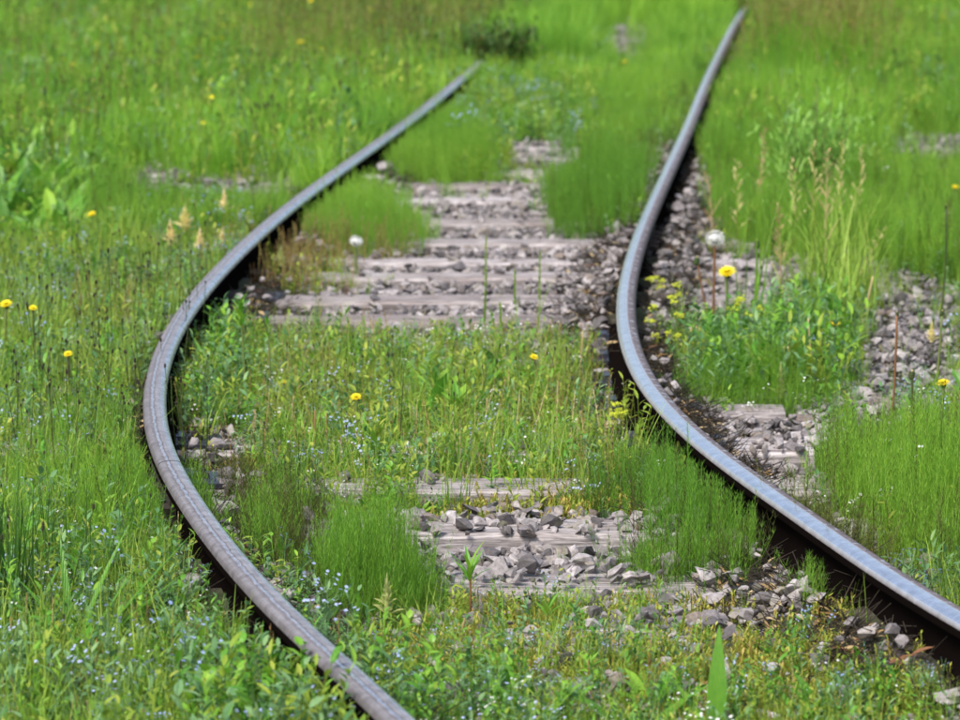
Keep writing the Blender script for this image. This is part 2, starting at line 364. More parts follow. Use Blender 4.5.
# ---------------------------------------------------------------- sleepers
rows_px = [690, 633, 579, 531, 488, 449, 411, 388, 366, 346, 321, 301, 278, 263.6, 244, 223.5, 202]
tieY = [ground_at(480, p, 0.0)[1] for p in rows_px]
y = tieY[-1] + .66
nfar = 0
while y < 27: tieY.append(y); y += .64; nfar += 1
tieY = [5.2, 5.85, 6.5] + tieY
tie_labels = {3: "sleeper nearest the bottom of the photo, almost hidden by blue flowers and broad leaves",
 4: "brown sleeper buried to its top before the small horsetail tuft and grey stones",
 5: "sleeper showing a short pale strip under the leafy red-stemmed shoot",
 6: "grey cracked sleeper with loose stones heaped against its front, behind the leafy shoot",
 7: "sleeper bleached nearly white, showing as a short plank in yellow stonecrop",
 8: "sleeper whose split brown end sticks out over stones right of the polished rail",
 9: "sleeper hidden in dense grass and dandelions inside the sharp bend",
 10: "sleeper under the weeds next to the yellow dandelions between the rails",
 11: "sleeper barely showing behind the small dandelion between the rails",
 12: "first sleeper of the open stony stretch, half covered by weeds in front",
 13: "thin pale sleeper behind the dark green grass spikes, second of the open stretch",
 14: "pale sleeper crossed by the tops of the dark grass spikes, third of the open stretch",
 15: "long grey sleeper behind the bright leaf tuft, fourth of the open stretch",
 16: "pale wide sleeper level with the seed clock, fifth of the open stretch",
 17: "weathered sleeper ending at the front of the rounded green horsetail mound by the left rail",
 18: "thin brown sleeper beside the middle of the rounded green horsetail mound",
 19: "last pale sleeper of the open stretch, just before the green mounds close in"}
def make_sleeper(i, Y):
    xl, xr = float(railL(Y)), float(railR(Y)); c = (xl + xr) / 2; hw = 1.25 + random.uniform(-.06, .04); wd = random.uniform(.105, .125) if Y < 11 else random.uniform(.082, .104)
    far = i >= 20
    if abs(Y - ground_at(545, 157, 0)[1]) < .33: tie_labels[i] = 'lone far sleeper showing in a gap between the distant horsetail mounds'
    lab = tie_labels.get(i, "old sleeper lost under grass in the far stretch of the track" if far else ["nearest sleeper of all, right below the camera", "second nearest sleeper, in front of the blue flowers", "third nearest sleeper, just before the broad foreground leaves"][min(i, 2)])
    root = empty("railway_sleeper", (c, Y, [-.022, -.022, -.024, -.022, -.026, -.018, 0][min(i, 6)]), lab, "sleeper", "wooden sleepers under the rails", R(random.uniform(-1.2, 1.2)))
    b = MB(); n = 1 if far else 22; rows = []
    for k in range(n + 1):
        x = -hw + 2 * hw * k / n; j = lambda s: 0 if far else random.uniform(-s, s)
        e = wd - (random.uniform(.0, .012) if not far else 0); e2 = wd - (random.uniform(0, .012) if not far else 0); tz = .012 + j(.003)
        crack = 0 if far else random.uniform(.004, .012)
        yc = .02 * math.sin(x * 2 + i)
        rows.append([(x, -e, -.14), (x, -e, tz - .012), (x, -e + .012, tz), (x, yc - .006, tz + j(.002)), (x, yc, tz - crack), (x, yc + .006, tz + j(.002)), (x, e2 - .012, tz), (x, e2, tz - .012), (x, e2, -.14)])
    b.quad_strip(rows)
    for r in (rows[0], rows[-1]):
        q = len(b.v); b.v += r; b.f.append(tuple(range(q, q + 9))); b.m.append(0)
    b.build("beam", M_WOOD, root)
    if Y < 18:
        for xr_, fn in ((xl, railL), (xr, railR)):
            p = MB(); a = frame_at(fn, Y)[1]
            rws = [[(x, yy, z) for x, z in ((-.20, .013), (-.195, .024), (-.075, .030), (.075, .030), (.195, .024), (.20, .013))] for yy in (-.095, .095)]
            p.quad_strip(rws)
            for r in rws: q = len(p.v); p.v += r; p.f.append(tuple(range(q, q + 6))); p.m.append(0)
            # ribs clasping the foot
            p.box(-.088, -.066, -.045, .045, .0295, .046); p.box(.066, .088, -.045, .045, .0295, .046)
            o = p.build("tie_plate", M_PLATE, root, loc=(xr_ - c, 0, 0)); o.rotation_euler = (0, 0, a - root.rotation_euler.z)
            for sx in (-.118, .118):
                s = MB(); s.tube([(sx, .0, .02), (sx, 0, .038)], .022, 8); s.tube([(sx, 0, .038), (sx, 0, .052)], [.013, .011], 6); s.build("screw_spike", M_RUST, o)
for i, Y in enumerate(tieY): make_sleeper(i, Y)

# ---------------------------------------------------------------- where sight lines to the rails and open ballast stay free
CLEAR = np.zeros((760, 1000), np.uint8); RAILDIST = np.zeros((760, 1000), np.float32)
yy, xx = np.mgrid[0:760, 0:1000]
def clear_poly(pix, val=1): CLEAR[inside(pix, xx - 20.0, yy - 20.0)] = val
def clear_rail(fn, ya, yb):
    for Y in np.arange(ya, yb, .012):
        x = float(fn(Y)); 
        for dz, wv in ((.168, .037), (.14, .034)):
            p0 = project(x - wv, Y, dz); p1 = project(x + wv, Y, dz); r = int(round(p0[1])) + 20
            if 0 <= r < 760: CLEAR[max(r-1, 0):r+2, max(int(p0[0]) + 20 - 1, 0):max(int(p1[0]) + 22, 0)] = 2; RAILDIST[max(r-1, 0):r+2, max(int(p0[0]) + 20 - 1, 0):max(int(p1[0]) + 22, 0)] = Y
clear_poly([(408, 194), (540, 194), (550, 250), (596, 262), (600, 330), (560, 318), (360, 318), (350, 264), (434, 258), (430, 228)])
clear_poly([(400, 522), (690, 520), (690, 528), (560, 575), (445, 575), (410, 550)])
clear_poly([(432, 482), (560, 482), (560, 496), (432, 496)])
clear_poly([(705, 417), (820, 417), (820, 475), (770, 482), (740, 455)])
clear_poly([(650, 255), (800, 258), (800, 280), (700, 310), (650, 310)])
clear_poly([(870, 310), (935, 300), (940, 360), (870, 372)])
clear_poly([(655, 165), (690, 170), (690, 250), (650, 250)])
clear_poly([(515, 149), (580, 149), (580, 165), (515, 165)])
clear_poly([(892, 136), (960, 138), (960, 156), (892, 153)])
clear_poly([(612, 18), (645, 18), (640, 55), (610, 55)])
clear_poly([(130, 160), (290, 175), (290, 192), (130, 186)])
clear_poly([(680, 590), (790, 590), (790, 625), (680, 625)])
clear_poly([(190, 430), (225, 430), (250, 500), (215, 500)])
clear_poly([(600, 335), (660, 335), (670, 440), (640, 440), (600, 400)])
clear_poly([(830, 590), (960, 640), (960, 670), (880, 640), (830, 620)])
clear_rail(railL, 7.75, 22.3); clear_rail(railR, 7.3, 30)

# ---------------------------------------------------------------- scattering
PROTO = {}
def proto(kind, fn, n):
    c = bpy.data.collections.new("source " + kind)
    for i in range(n):
        b = MB(); mats = fn(b); c.objects.link(bpy.data.objects.new(f"{kind}{i:02d}", b.mesh(kind, mats)))
    PROTO[kind] = (c, n)
def scatter(name, kind, P, scl, label, tilt=.12, flat=False):
    """one object whose points each carry one plant or stone"""
    col, n = PROTO[kind]; N = len(P)
    me = bpy.data.meshes.new(name); me.vertices.add(N); me.vertices.foreach_set("co", np.asarray(P, np.float32).ravel())
    rot = np.stack([rng.normal(0, tilt, N), rng.normal(0, tilt, N), rng.uniform(0, 6.283, N)], 1).astype(np.float32)
    if flat: rot = rng.uniform(0, 6.283, (N, 3)).astype(np.float32)
    for nm, ty, da, k in (("rot", 'FLOAT_VECTOR', rot.ravel(), "vector"), ("scl", 'FLOAT', np.asarray(scl, np.float32), "value"), ("idx", 'INT', rng.integers(0, n, N).astype(np.int32), "value")):
        at = me.attributes.new(nm, ty, 'POINT'); at.data.foreach_set(k, da)
    o = bpy.data.objects.new(name, me); COL.objects.link(o); tag(o, label, kind='stuff')
    ng = bpy.data.node_groups.new("place " + kind, 'GeometryNodeTree')
    ng.interface.new_socket("Geometry", in_out='INPUT', socket_type='NodeSocketGeometry'); ng.interface.new_socket("Geometry", in_out='OUTPUT', socket_type='NodeSocketGeometry')
    N_ = ng.nodes.new; L_ = ng.links.new
    gi, go, ip, ci = N_('NodeGroupInput'), N_('NodeGroupOutput'), N_('GeometryNodeInstanceOnPoints'), N_('GeometryNodeCollectionInfo')
    ci.inputs[0].default_value = col; ci.inputs["Separate Children"].default_value = True; ci.inputs["Reset Children"].default_value = True
    def na(nm, ty): a = N_('GeometryNodeInputNamedAttribute'); a.data_type = ty; a.inputs[0].default_value = nm; return a.outputs[0]
    er = N_('FunctionNodeEulerToRotation'); L_(na("rot", 'FLOAT_VECTOR'), er.inputs[0])
    L_(gi.outputs[0], ip.inputs["Points"]); L_(ci.outputs[0], ip.inputs["Instance"]); ip.inputs["Pick Instance"].default_value = True
    L_(na("idx", 'INT'), ip.inputs["Instance Index"]); L_(er.outputs[0], ip.inputs["Rotation"]); L_(na("scl", 'FLOAT'), ip.inputs["Scale"])
    L_(ip.outputs[0], go.inputs[0])
    md = o.modifiers.new("plants", 'NODES'); md.node_group = ng
    return o
def cand(poly, dens, pad=0):
    xs = [p[0] for p in poly]; ys = [p[1] for p in poly]; a = (max(xs) - min(xs)) * (max(ys) - min(ys)); n = rng.poisson(a * dens)
    x = rng.uniform(min(xs), max(xs), n); y = rng.uniform(min(ys), max(ys), n); k = inside(poly, x, y); return x[k], y[k]
def fit(x, y, s, h, spread=.03, leak=.02, off_rail=True):
    """drop plants that would stand on a rail; shorten those that would hide the open track"""
    n = len(x); z = np.array([gz(a, b) + bank(a, b) * .7 for a, b in zip(x, y)]); ok = np.ones(n, bool)
    yc = np.clip(y, 5, 60); dl = x - railL(yc); dr = x - railR(yc)
    if off_rail: ok &= (np.abs(dl) > .06) & (np.abs(dr) > .06)
    free = rng.random(n) < leak; jx = rng.normal(0, 4, n) * (y > 8); jy = rng.normal(0, 4, n); jx = np.where(rng.random(n) < .3, 0, jx); s = s.copy(); hit0 = np.zeros(n, bool)
    for it in range(7):
        hit = np.zeros(n, bool)
        for fr in (.25, .5, .75, 1.0):
            for sx in (-spread, 0, spread):
                px, py = project(x + sx * s, y, z + h * s * fr)
                ix = np.clip(px.astype(int) + 20, 0, 999); iy = np.clip(py.astype(int) + 20, 0, 759)
                hit |= (CLEAR[iy, ix] == 2) & (y < RAILDIST[iy, ix] + .03); ix = np.clip((px + jx * 2.5).astype(int) + 20, 0, 999); iy = np.clip((py + jy).astype(int) + 20, 0, 759); hit |= CLEAR[iy, ix] == 1
        hit &= ~free
        if it == 6: ok &= ~hit
        else: s[hit] *= .78
    ok &= s > .22
    return np.stack([x, y, z], 1)[ok], s[ok]

# ---- source plants
def p_grass(b):
    for _ in range(15):
        a = random.uniform(0, 6.28); r = random.uniform(0, .035)
        b.blade(r * math.cos(a), r * math.sin(a), 0, random.uniform(0, 6.28), random.uniform(.10, .22), random.uniform(.002, .0042), random.uniform(0, .3), random.uniform(.1, 1.1), 4)
    return [G_GRASS]
def p_meadow(b):
    for _ in range(22):
        a = random.uniform(0, 6.28); r = random.uniform(0, .07)
        b.blade(r * math.cos(a), r * math.sin(a), 0, random.uniform(0, 6.28), random.uniform(.16, .34), random.uniform(.003, .006), random.uniform(0, .25), random.uniform(.1, .9), 4)
    return [G_MEADOW]
def horsetail_stem(b, x, y, h, mi=0, lean=.08, dens=1., out=None):
    az = random.uniform(0, 6.28); ln = random.uniform(0, lean)
    if out and random.random() < .75: az = out[0] + random.gauss(0, .5); ln = out[1] * random.uniform(.3, 1.3)
    ex, ey = math.cos(az) * h * ln, math.sin(az) * h * ln
    b.tube([(x, y, 0), (x + ex * .35, y + ey * .35, h * .5), (x + ex, y + ey, h)], [.0009, .0008, .0003], 3, mi, False)
    n = max(3, int(h / .016 * dens))
    for i in range(n):
        t = (i + .6) / n
        if t < .18: continue
        cx, cy, cz = x + ex * t * t, y + ey * t * t, h * t; L = (.058 - .038 * t) * random.uniform(.6, 1.15)
        k0 = random.uniform(0, 6.28); nb = 5
        for k in range(nb):
            a = k0 + 6.283 * k / nb + random.uniform(-.3, .3); e = random.uniform(.75, 1.15); c, s_ = math.cos(a), math.sin(a)
            w_ = .00055; tx, ty, tz = cx + c * L * math.cos(e), cy + s_ * L * math.cos(e), cz + L * math.sin(e)
            b.tri((cx - s_ * w_, cy + c * w_, cz), (cx + s_ * w_, cy - c * w_, cz), (tx, ty, tz), mi)
def p_horse(b):
    for _ in range(8):
        a = random.uniform(0, 6.28); r = .05 * math.sqrt(random.random())
        horsetail_stem(b, r * math.cos(a), r * math.sin(a), random.uniform(.11, .225), 1 if random.random() < .09 else 0, .22)
    return [G_HORSE, G_HORSE_DK]
def p_forb(b):
    for k in range(random.randint(6, 9)):
        a = k * 2.4 + random.uniform(-.3, .3)
        b.blade(0, 0, 0, a, random.uniform(.06, .12), random.uniform(.016, .030), random.uniform(.15, .8), random.uniform(.4, 1.0), 5, 0, random.choice(['lance', 'spoon']), .25, random.uniform(-.4, .4))
    return [G_LEAF]
def p_herb(b):
    for _ in range(4):
        ax, ay = random.uniform(-.03, .03), random.uniform(-.03, .03); h = random.uniform(.07, .15); lx, ly = random.uniform(-.03, .03), random.uniform(-.03, .03)
        b.tube([(ax, ay, 0), (ax + lx, ay + ly, h)], [.0012, .0007], 3, 0, False)
        for i in range(9):
            t = (i + 1) / 9; b.blade(ax + lx * t, ay + ly * t, h * t, random.uniform(0, 6.28), random.uniform(.014, .03), random.uniform(.006, .012), random.uniform(.6, 1.2), .5, 3, 0, 'lance', .2)
    return [random.choice([G_LEAF, G_LEAF_GREY, G_LEAF, G_LEAF_GREY, G_YEL])]
def p_sedum(b):
    for _ in range(16):
        ax, ay = random.gauss(0, .025), random.gauss(0, .025); h = random.uniform(.01, .045)
        b.tube([(ax, ay, 0), (ax, ay, h)], .0012, 3, 0, False)
        for i in range(5):
            b.blade(ax, ay, h * (.4 + .15 * i), random.uniform(0, 6.28), random.uniform(.006, .012), .004, random.uniform(.3, 1.2), .2, 2, 0, 'lance')
    return [G_SEDUM]
def flower(b, x, y, z, r, mi, n=5, nx=0., ny=-.5):
    """small open flower facing up and a little outwards"""
    N = Vector((nx + random.uniform(-.4, .4), ny + random.uniform(-.4, .4), .8)).normalized(); u = N.orthogonal().normalized(); v = N.cross(u); c = Vector((x, y, z))
    for k in range(n):
        a = 6.283 * k / n; d = u * math.cos(a) + v * math.sin(a); e = u * -math.sin(a) + v * math.cos(a)
        i = len(b.v); b.v += [tuple(c), tuple(c + d * r * .7 - e * r * .42 + N * r * .15), tuple(c + d * r + N * r * .1), tuple(c + d * r * .7 + e * r * .42 + N * r * .15)]
        b.f.append((i, i+1, i+2, i+3)); b.m.append(mi)
def p_forget(b, petal=None):
    for _ in range(3):
        ax, ay = random.uniform(-.03, .03), random.uniform(-.03, .03); h = random.uniform(.09, .18); lx, ly = random.uniform(-.04, .04), random.uniform(-.04, .04)
        b.tube([(ax, ay, 0), (ax + lx * .4, ay + ly * .4, h * .6), (ax + lx, ay + ly, h)], [.0013, .001, .0006], 3, 0, False)
        for i in range(6):
            t = (i + .5) / 7; b.blade(ax + lx * t * t, ay + ly * t * t, h * t, random.uniform(0, 6.28), random.uniform(.02, .04), random.uniform(.006, .009), random.uniform(.5, 1.0), .5, 3, 0, 'lance', .2)
        for i in range(4):
            fx, fy, fz = ax + lx + random.uniform(-.02, .02), ay + ly + random.uniform(-.02, .02), h + random.uniform(-.03, .012)
            b.tube([(ax + lx * .6, ay + ly * .6, h * .75), (fx, fy, fz)], .0005, 3, 0, False); flower(b, fx, fy, fz, random.uniform(.0035, .0048), 1)
    return [G_LEAF_GREY, F_BLUE]
def p_white(b):
    for _ in range(4):
        ax, ay = random.uniform(-.04, .04), random.uniform(-.04, .04); h = random.uniform(.05, .13)
        b.tube([(ax * .6, ay * .6, 0), (ax, ay, h)], .0007, 3, 0, False)
        for i in range(4): b.blade(ax, ay, h * random.uniform(.2, .8), random.uniform(0, 6.28), .02, .004, .8, .3, 2, 0, 'lance')
        for i in range(3): flower(b, ax + random.uniform(-.012, .012), ay + random.uniform(-.012, .012), h + random.uniform(-.01, .01), random.uniform(.002, .004), 1)
    return [G_GRASS, F_WHITE]
def p_stalk(b):
    for _ in range(2):
        ax, ay = random.uniform(-.05, .05), random.uniform(-.05, .05); h = random.uniform(.18, .34); lx, ly = random.uniform(-.05, .05), random.uniform(-.05, .05)
        b.tube([(ax, ay, 0), (ax + lx * .3, ay + ly * .3, h * .55), (ax + lx, ay + ly, h)], [.0013, .0011, .0007], 3, 0, False)
        b.blob((ax + lx, ay + ly, h + .004), .0032, .0032, random.uniform(.005, .012), 1, 3, 5)
        if random.random() < .5:
            b.tube([(ax + lx * .4, ay + ly * .4, h * .65), (ax + lx * .4 + random.uniform(-.03, .03), ay, h * .88)], .0006, 3, 0, False)
            b.blob((b.v[-1][0], b.v[-1][1], b.v[-1][2]), .003, .003, .005, 1, 3, 5)
    return [G_STALK, G_HEAD]
def p_dry(b):
    for _ in range(6):
        ax, ay = random.uniform(-.05, .05), random.uniform(-.05, .05); h = random.uniform(.08, .18); lx, ly = random.uniform(-.03, .03), random.uniform(-.03, .03)
        b.tube([(ax, ay, 0), (ax + lx, ay + ly, h)], [.0011, .0006], 3, 0, False)
        for i in range(7): t = .35 + .65 * i / 7; b.blade(ax + lx * t, ay + ly * t, h * t, random.uniform(0, 6.28), random.uniform(.006, .012), .003, .5, .2, 2, 0, 'lance')
    return [random.choice([G_RUST, G_RUST, G_DRY])]
def p_seed(b):
    for _ in range(3):
        ax, ay = random.uniform(-.06, .06), random.uniform(-.06, .06); h = random.uniform(.3, .5); lx, ly = random.uniform(-.06, .06), random.uniform(-.06, .06)
        b.tube([(ax, ay, 0), (ax + lx * .3, ay + ly * .3, h * .6), (ax + lx, ay + ly, h)], [.0014, .001, .0006], 3, 0, False)
        for i in range(12):
            t = .78 + .22 * i / 12; b.blade(ax + lx * t, ay + ly * t, h * t, random.uniform(0, 6.28), random.uniform(.008, .02), .003, .4, .3, 2, 1, 'lance')
    return [G_MEADOW, random.choice([G_RUST, G_REDSTEM, G_DRY])]
def p_yellow(b):
    for _ in range(2):
        ax, ay = random.uniform(-.05, .05), random.uniform(-.05, .05); h = random.uniform(.2, .36)
        b.tube([(ax * .5, ay * .5, 0), (ax, ay, h)], .0012, 3, 0, False); flower(b, ax, ay, h, random.uniform(.008, .014), 1, 9)
    return [G_GRASS, F_YEL]
def p_stone(b):
    bm = bmesh.new(); K_ = random.choice([13, 15, 18]); sx, sy, sz = random.uniform(.8, 1.25), random.uniform(.65, 1), random.uniform(.38, .65)
    for _ in range(K_):
        v = Vector((random.gauss(0, 1), random.gauss(0, 1), random.gauss(0, 1))).normalized() * random.uniform(.84, 1.1); bm.verts.new((v.x * sx * .5, v.y * sy * .5, v.z * sz * .5))
    r = bmesh.ops.convex_hull(bm, input=bm.verts[:]); bmesh.ops.delete(bm, geom=list({e for e in r['geom_interior'] if isinstance(e, bmesh.types.BMVert)}), context='VERTS')
    bm.verts.index_update(); base = len(b.v); b.v += [tuple(v.co) for v in bm.verts]
    for f in bm.faces: b.f.append(tuple(base + v.index for v in f.verts)); b.m.append(0)
    bm.free(); return [M_STONE]
for k, fn, n in (("grass", p_grass, 7), ("meadow", p_meadow, 7), ("horsetail", p_horse, 6), ("forb", p_forb, 6), ("herb", p_herb, 8), ("sedum", p_sedum, 6), ("forget", p_forget, 6),
                 ("white", p_white, 4), ("stalk", p_stalk, 8), ("dry", p_dry, 6), ("seed", p_seed, 6), ("yellow", p_yellow, 4), ("stone", p_stone, 12)): proto(k, fn, n)

# ---- ballast
ballast = MB()
ys_ = np.arange(4.5, 50, .3)
def bx(y, o): return (float(railL(min(y, 60))) + float(railR(min(y, 60)))) / 2 + o
def bank(x, y):
    d = min(abs(x - float(railL(min(y, 60)))), abs(x - float(railR(min(y, 60)))))
    k = max(0, 1 - max(0, d - .10) / .16)
    if 9.9 < y < 13.2 and float(railL(y)) < x < float(railR(y)): k *= .5
    return k * (.078 + .045 * noise.noise((x * 7, y * 4, 5)))
ys_ = np.concatenate([np.arange(4.5, 20, .09), np.arange(20, 50, .25)])
offs = np.concatenate([np.arange(-1.65, -1.05, .1), np.arange(-1.05, -.44, .045), np.arange(-.44, .44, .11), np.arange(.44, 1.05, .045), np.arange(1.05, 1.66, .1)])
ballast.quad_strip([[(bx(y, o), y, gz(bx(y, o), y) + .004 + bank(bx(y, o), y)) for o in offs] for y in ys_])
ballast = ballast.build("ballast", M_GROUND, smoothed=True); tag(ballast, "grey stone ballast between and beside the rails", kind='structure')
OPEN = [world_poly(p) for p in (
    [(300, 262), (340, 186), (560, 186), (640, 250), (650, 360), (560, 380), (310, 370)],
    [(380, 515), (700, 515), (800, 560), (860, 640), (660, 650), (560, 600), (430, 650), (380, 640)],
    [(640, 160), (700, 165), (720, 255), (860, 260), (960, 290), (960, 410), (840, 430), (830, 490), (760, 490), (690, 400), (640, 330)],
    [(500, 145), (590, 145), (590, 170), (500, 170)], [(885, 132), (1000, 135), (1000, 162), (885, 160)], [(600, 10), (650, 10), (650, 60), (600, 60)], [(100, 155), (310, 170), (310, 200), (100, 195)],
    [(180, 400), (215, 400), (320, 640), (280, 640)])]
allx, ally, alls = [], [], []
x, y = cand([(-2.8, 6.5), (3.0, 6.5), (5, 36), (-2.5, 36)], 260); k = np.abs(x - (railL(y) + railR(y)) / 2) < 1.55 ; allx.append(x[k]); ally.append(y[k])
for p in OPEN: x, y = cand(p, 900); allx.append(x); ally.append(y)
x = np.concatenate(allx); y = np.concatenate(ally); s = np.clip(rng.lognormal(0, .38, len(x)) * np.where(y < 10.5, .036, .030), .016, .064)
yc = np.clip(y, 5, 60); keep = (np.abs(x - railL(yc)) > .075) & (np.abs(x - railR(yc)) > .075)
nt_ = np.min(np.abs(y[:, None] - np.array(tieY)[None, :]), 1); c = (railL(yc) + railR(yc)) / 2; on = (nt_ < np.where(y > 11, .082, .115)) & (np.abs(x - c) < 1.25)
keep &= ~(on & (rng.random(len(x)) < np.where((y > 11) & (y < 20), .965, .62))); x, y, s, on = x[keep], y[keep], s[keep], on[keep]
z = np.array([gz(a, b) + bank(a, b) for a, b in zip(x, y)]) + s * .22 + rng.uniform(0, .026, len(x)) + np.where(y > 11, .012, 0); z[on] = np.maximum(z[on], .012 + s[on] * .22)
P = np.stack([x, y, z], 1)
px, py = project(x, y, z)
opn = np.zeros(len(x), bool)
for p in OPEN: opn |= inside(p, x, y)
score = np.where(opn & (px > 10) & (px < 950) & (py < 700) & (py > 100), s / y, 0)
top = np.argsort(-score)[:295]; rest = np.ones(len(x), bool); rest[top] = False
stm = [o.data for o in PROTO["stone"][0].objects]
for i in top:
    o = bpy.data.objects.new("stone", random.choice(stm)); COL.objects.link(o); o.parent = ballast; o.location = P[i]; q = s[i] * 1.15; o.scale = (q, q, q)
    o.rotation_euler = (random.gauss(0, .35), random.gauss(0, .35), random.uniform(0, 6.28))
st = scatter("loose_stones", "stone", P[rest], s[rest] * 1.1, "smaller grey ballast stones", .5)
gxs, gys = [], []
for p in OPEN: a, b_ = cand(p, 2600); gxs.append(a); gys.append(b_)
a = np.concatenate(gxs); b_ = np.concatenate(gys); yc = np.clip(b_, 5, 60); kk = (np.abs(a - railL(yc)) > .07) & (np.abs(a - railR(yc)) > .07) & ((np.min(np.abs(b_[:, None] - np.array(tieY)[None, :]), 1) > .11) | (rng.random(len(a)) < .06))
a, b_ = a[kk], b_[kk]; scatter("grit", "stone", np.stack([a, b_, [gz(i, j) + bank(i, j) + .012 + (.03 if np.min(np.abs(j - np.array(tieY))) < .11 else 0) for i, j in zip(a, b_)]], 1), rng.uniform(.008, .02, len(a)), "fine grit between the stones", .5)

# ---- horsetail mounds: each one a thing
MOUNDS = [  # outline of the foot of the mound in the photo, height (m), stems, brown share, label
 ([(305, 580), (335, 615), (395, 640), (440, 618), (432, 585), (370, 560)], .25, 420, .02, "bright fine horsetail mound standing over the near left rail, left of the leafy shoot"),
 ([(222, 520), (255, 575), (318, 590), (330, 530), (280, 490)], .20, 190, .65, "half withered brown and green horsetail mound close beside the left rail"),
 ([(600, 575), (650, 598), (750, 592), (780, 550), (715, 525), (640, 540)], .22, 380, .14, "upright horsetail mound leaning against the front of the polished right rail"),
 ([(580, 512), (610, 532), (680, 528), (702, 500), (640, 480)], .19, 230, .2, "low rounded horsetail mound inside the right rail, near the small lime flowers"),
 ([(798, 612), (812, 636), (846, 636), (850, 610)], .165, 48, .05, "small lone horsetail tuft in front of the black underside of the right rail"),
 ([(790, 488), (840, 520), (875, 555), (985, 630), (1010, 560), (970, 480), (880, 470)], .30, 900, .20, "largest horsetail thicket, filling the outside of the near right rail"),
 ([(290, 250), (320, 262), (410, 260), (440, 248), (425, 228), (350, 215), (305, 225)], .25, 620, 0, "smooth rounded horsetail mound against the left rail, beside the open sleepers"),
 ([(548, 236), (575, 250), (622, 244), (640, 215), (655, 185), (600, 170), (550, 200)], .33, 800, .05, "soft green horsetail mound left of the far right rail"),
 ([(385, 190), (440, 194), (500, 190), (500, 160), (440, 140), (400, 160)], .32, 640, 0, "wide horsetail mound right of the far left rail, behind the open sleepers"),
 ([(668, 405), (720, 424), (820, 420), (850, 400), (800, 375), (700, 375)], .16, 460, .02, "flat topped horsetail bed outside the bend of the right rail, in front of the dandelions"),
 ([(100, 550), (150, 585), (215, 580), (230, 540), (170, 500), (110, 505)], .19, 260, .03, "fine horsetail mound left of the near left rail, over the blue flowers"),
 ([(570, 150), (640, 160), (672, 125), (690, 90), (640, 85), (590, 110)], .30, 480, .03, "distant blurred horsetail mound left of the far right rail"),
]
for pix, hh, n, brown, lab in MOUNDS:
    poly = world_poly(pix); cx = sum(p[0] for p in poly) / len(poly); cy = sum(p[1] for p in poly) / len(poly)
    A = abs(sum(poly[i-1][0]*poly[i][1] - poly[i][0]*poly[i-1][1] for i in range(len(poly)))) / 2
    xs, ys = cand(poly, n * 2.5 / A); xs = xs + rng.normal(0, .035, len(xs)); ys = ys + rng.normal(0, .07, len(ys)); b = MB()
    cc = lambda x, y: min(1, max(.0, 1 - math.hypot((x - cx) / (max(p[0] for p in poly) - cx + .02), (y - cy) / (max(p[1] for p in poly) - cy + .02)) ** 2))
    rim = lambda x, y: math.hypot((x - cx) / (max(p[0] for p in poly) - cx + .02), (y - cy) / (max(p[1] for p in poly) - cy + .02))
    hs = np.array([(.38 + .62 * cc(a, c_) ** .6) * hh * random.uniform(.5, 1.15) * (1 + .45 * noise.noise((a * 6, c_ * 4, 1.5))) for a, c_ in zip(xs, ys)])
    PP, ss = fit(xs, ys, hs / hh, hh, .01, .14)
    for (x, y, z), s in zip(PP, ss):
        m0 = len(b.v); horsetail_stem(b, x - cx, y - cy, hh * s, 1 if random.random() < brown * (1.8 if rim(x, y) > .6 else .6) else 0, .16, .9, (math.atan2(y - cy, x - cx), .45 * min(1, rim(x, y)) ** 2))
        for i in range(m0, len(b.v)): v = b.v[i]; b.v[i] = (v[0], v[1], v[2] + z)
    o = b.build("horsetail_mound", [G_HORSE, G_HORSE_DK], loc=(cx, cy, 0)); tag(o, lab, "horsetail", "mounds of horsetail along the track")

# ---- ground cover, in world-space areas
def area(*px): return world_poly(px)
LEFT_ALL = [(-3.6, 6.2), (-.2, 6.2), (-.45, 7.2), (-.95, 9.5), (-1.18, 11), (-1.2, 13), (-.95, 16), (-.3, 22), (.3, 28), (3.2, 48), (-6, 48)]
RIGHT_ALL = [(1.75, 6.2), (1.2, 8), (.78, 10.2), (.66, 12), (.75, 14.5), (1.08, 18.5), (1.7, 25), (2.5, 33), (4.3, 48), (10, 48), (4.2, 12), (3.4, 6.2)]
MID_NEAR = area((170, 350), (600, 350), (640, 470), (700, 515), (220, 515), (170, 430))
MID_FAR = [(-.85, 16), (.7, 16), (2.4, 34), (3.9, 48), (2.6, 48), (-.3, 22)]
BOTTOM = [(-.4, 7.9), (.95, 7.9), (1.5, 6.0), (-.1, 6.0)]
def not_in(x, y, polys, p=1.):
    k = np.ones(len(x), bool)
    for q in polys: k &= ~(inside(q, x, y) & (rng.random(len(x)) < p))
    return x[k], y[k]
DOCKZ = [(-2.75, 15.6), (-1.75, 15.8), (-1.75, 19), (-3.4, 19)]
def lay(name, kind, jobs, h, label, spread=.03, leak=.02, tilt=.12, clump=0.):
    PS, SS = [], []
    for poly, dens, smin, smax, ex in jobs:
        x, y = cand(poly, dens)
        if ex: x, y = not_in(x, y, OPEN, ex)
        if kind in ('meadow', 'grass', 'horsetail'): x, y = not_in(x, y, [DOCKZ], .85)
        if clump:
            nn = np.array([noise.noise((a * clump, b * clump, 7.3 + len(name))) for a, b in zip(x, y)]); k = nn > rng.uniform(-.45, .25, len(x)); x, y = x[k], y[k]
        s = rng.uniform(smin, smax, len(x)) * np.array([1 + .45 * noise.noise((a * 1.3, b * .8, 2 + len(name))) for a, b in zip(x, y)]); P_, s_ = fit(x, y, s, h, spread, leak); PS.append(P_); SS.append(s_)
    return scatter(name, kind, np.concatenate(PS), np.concatenate(SS), label, tilt)
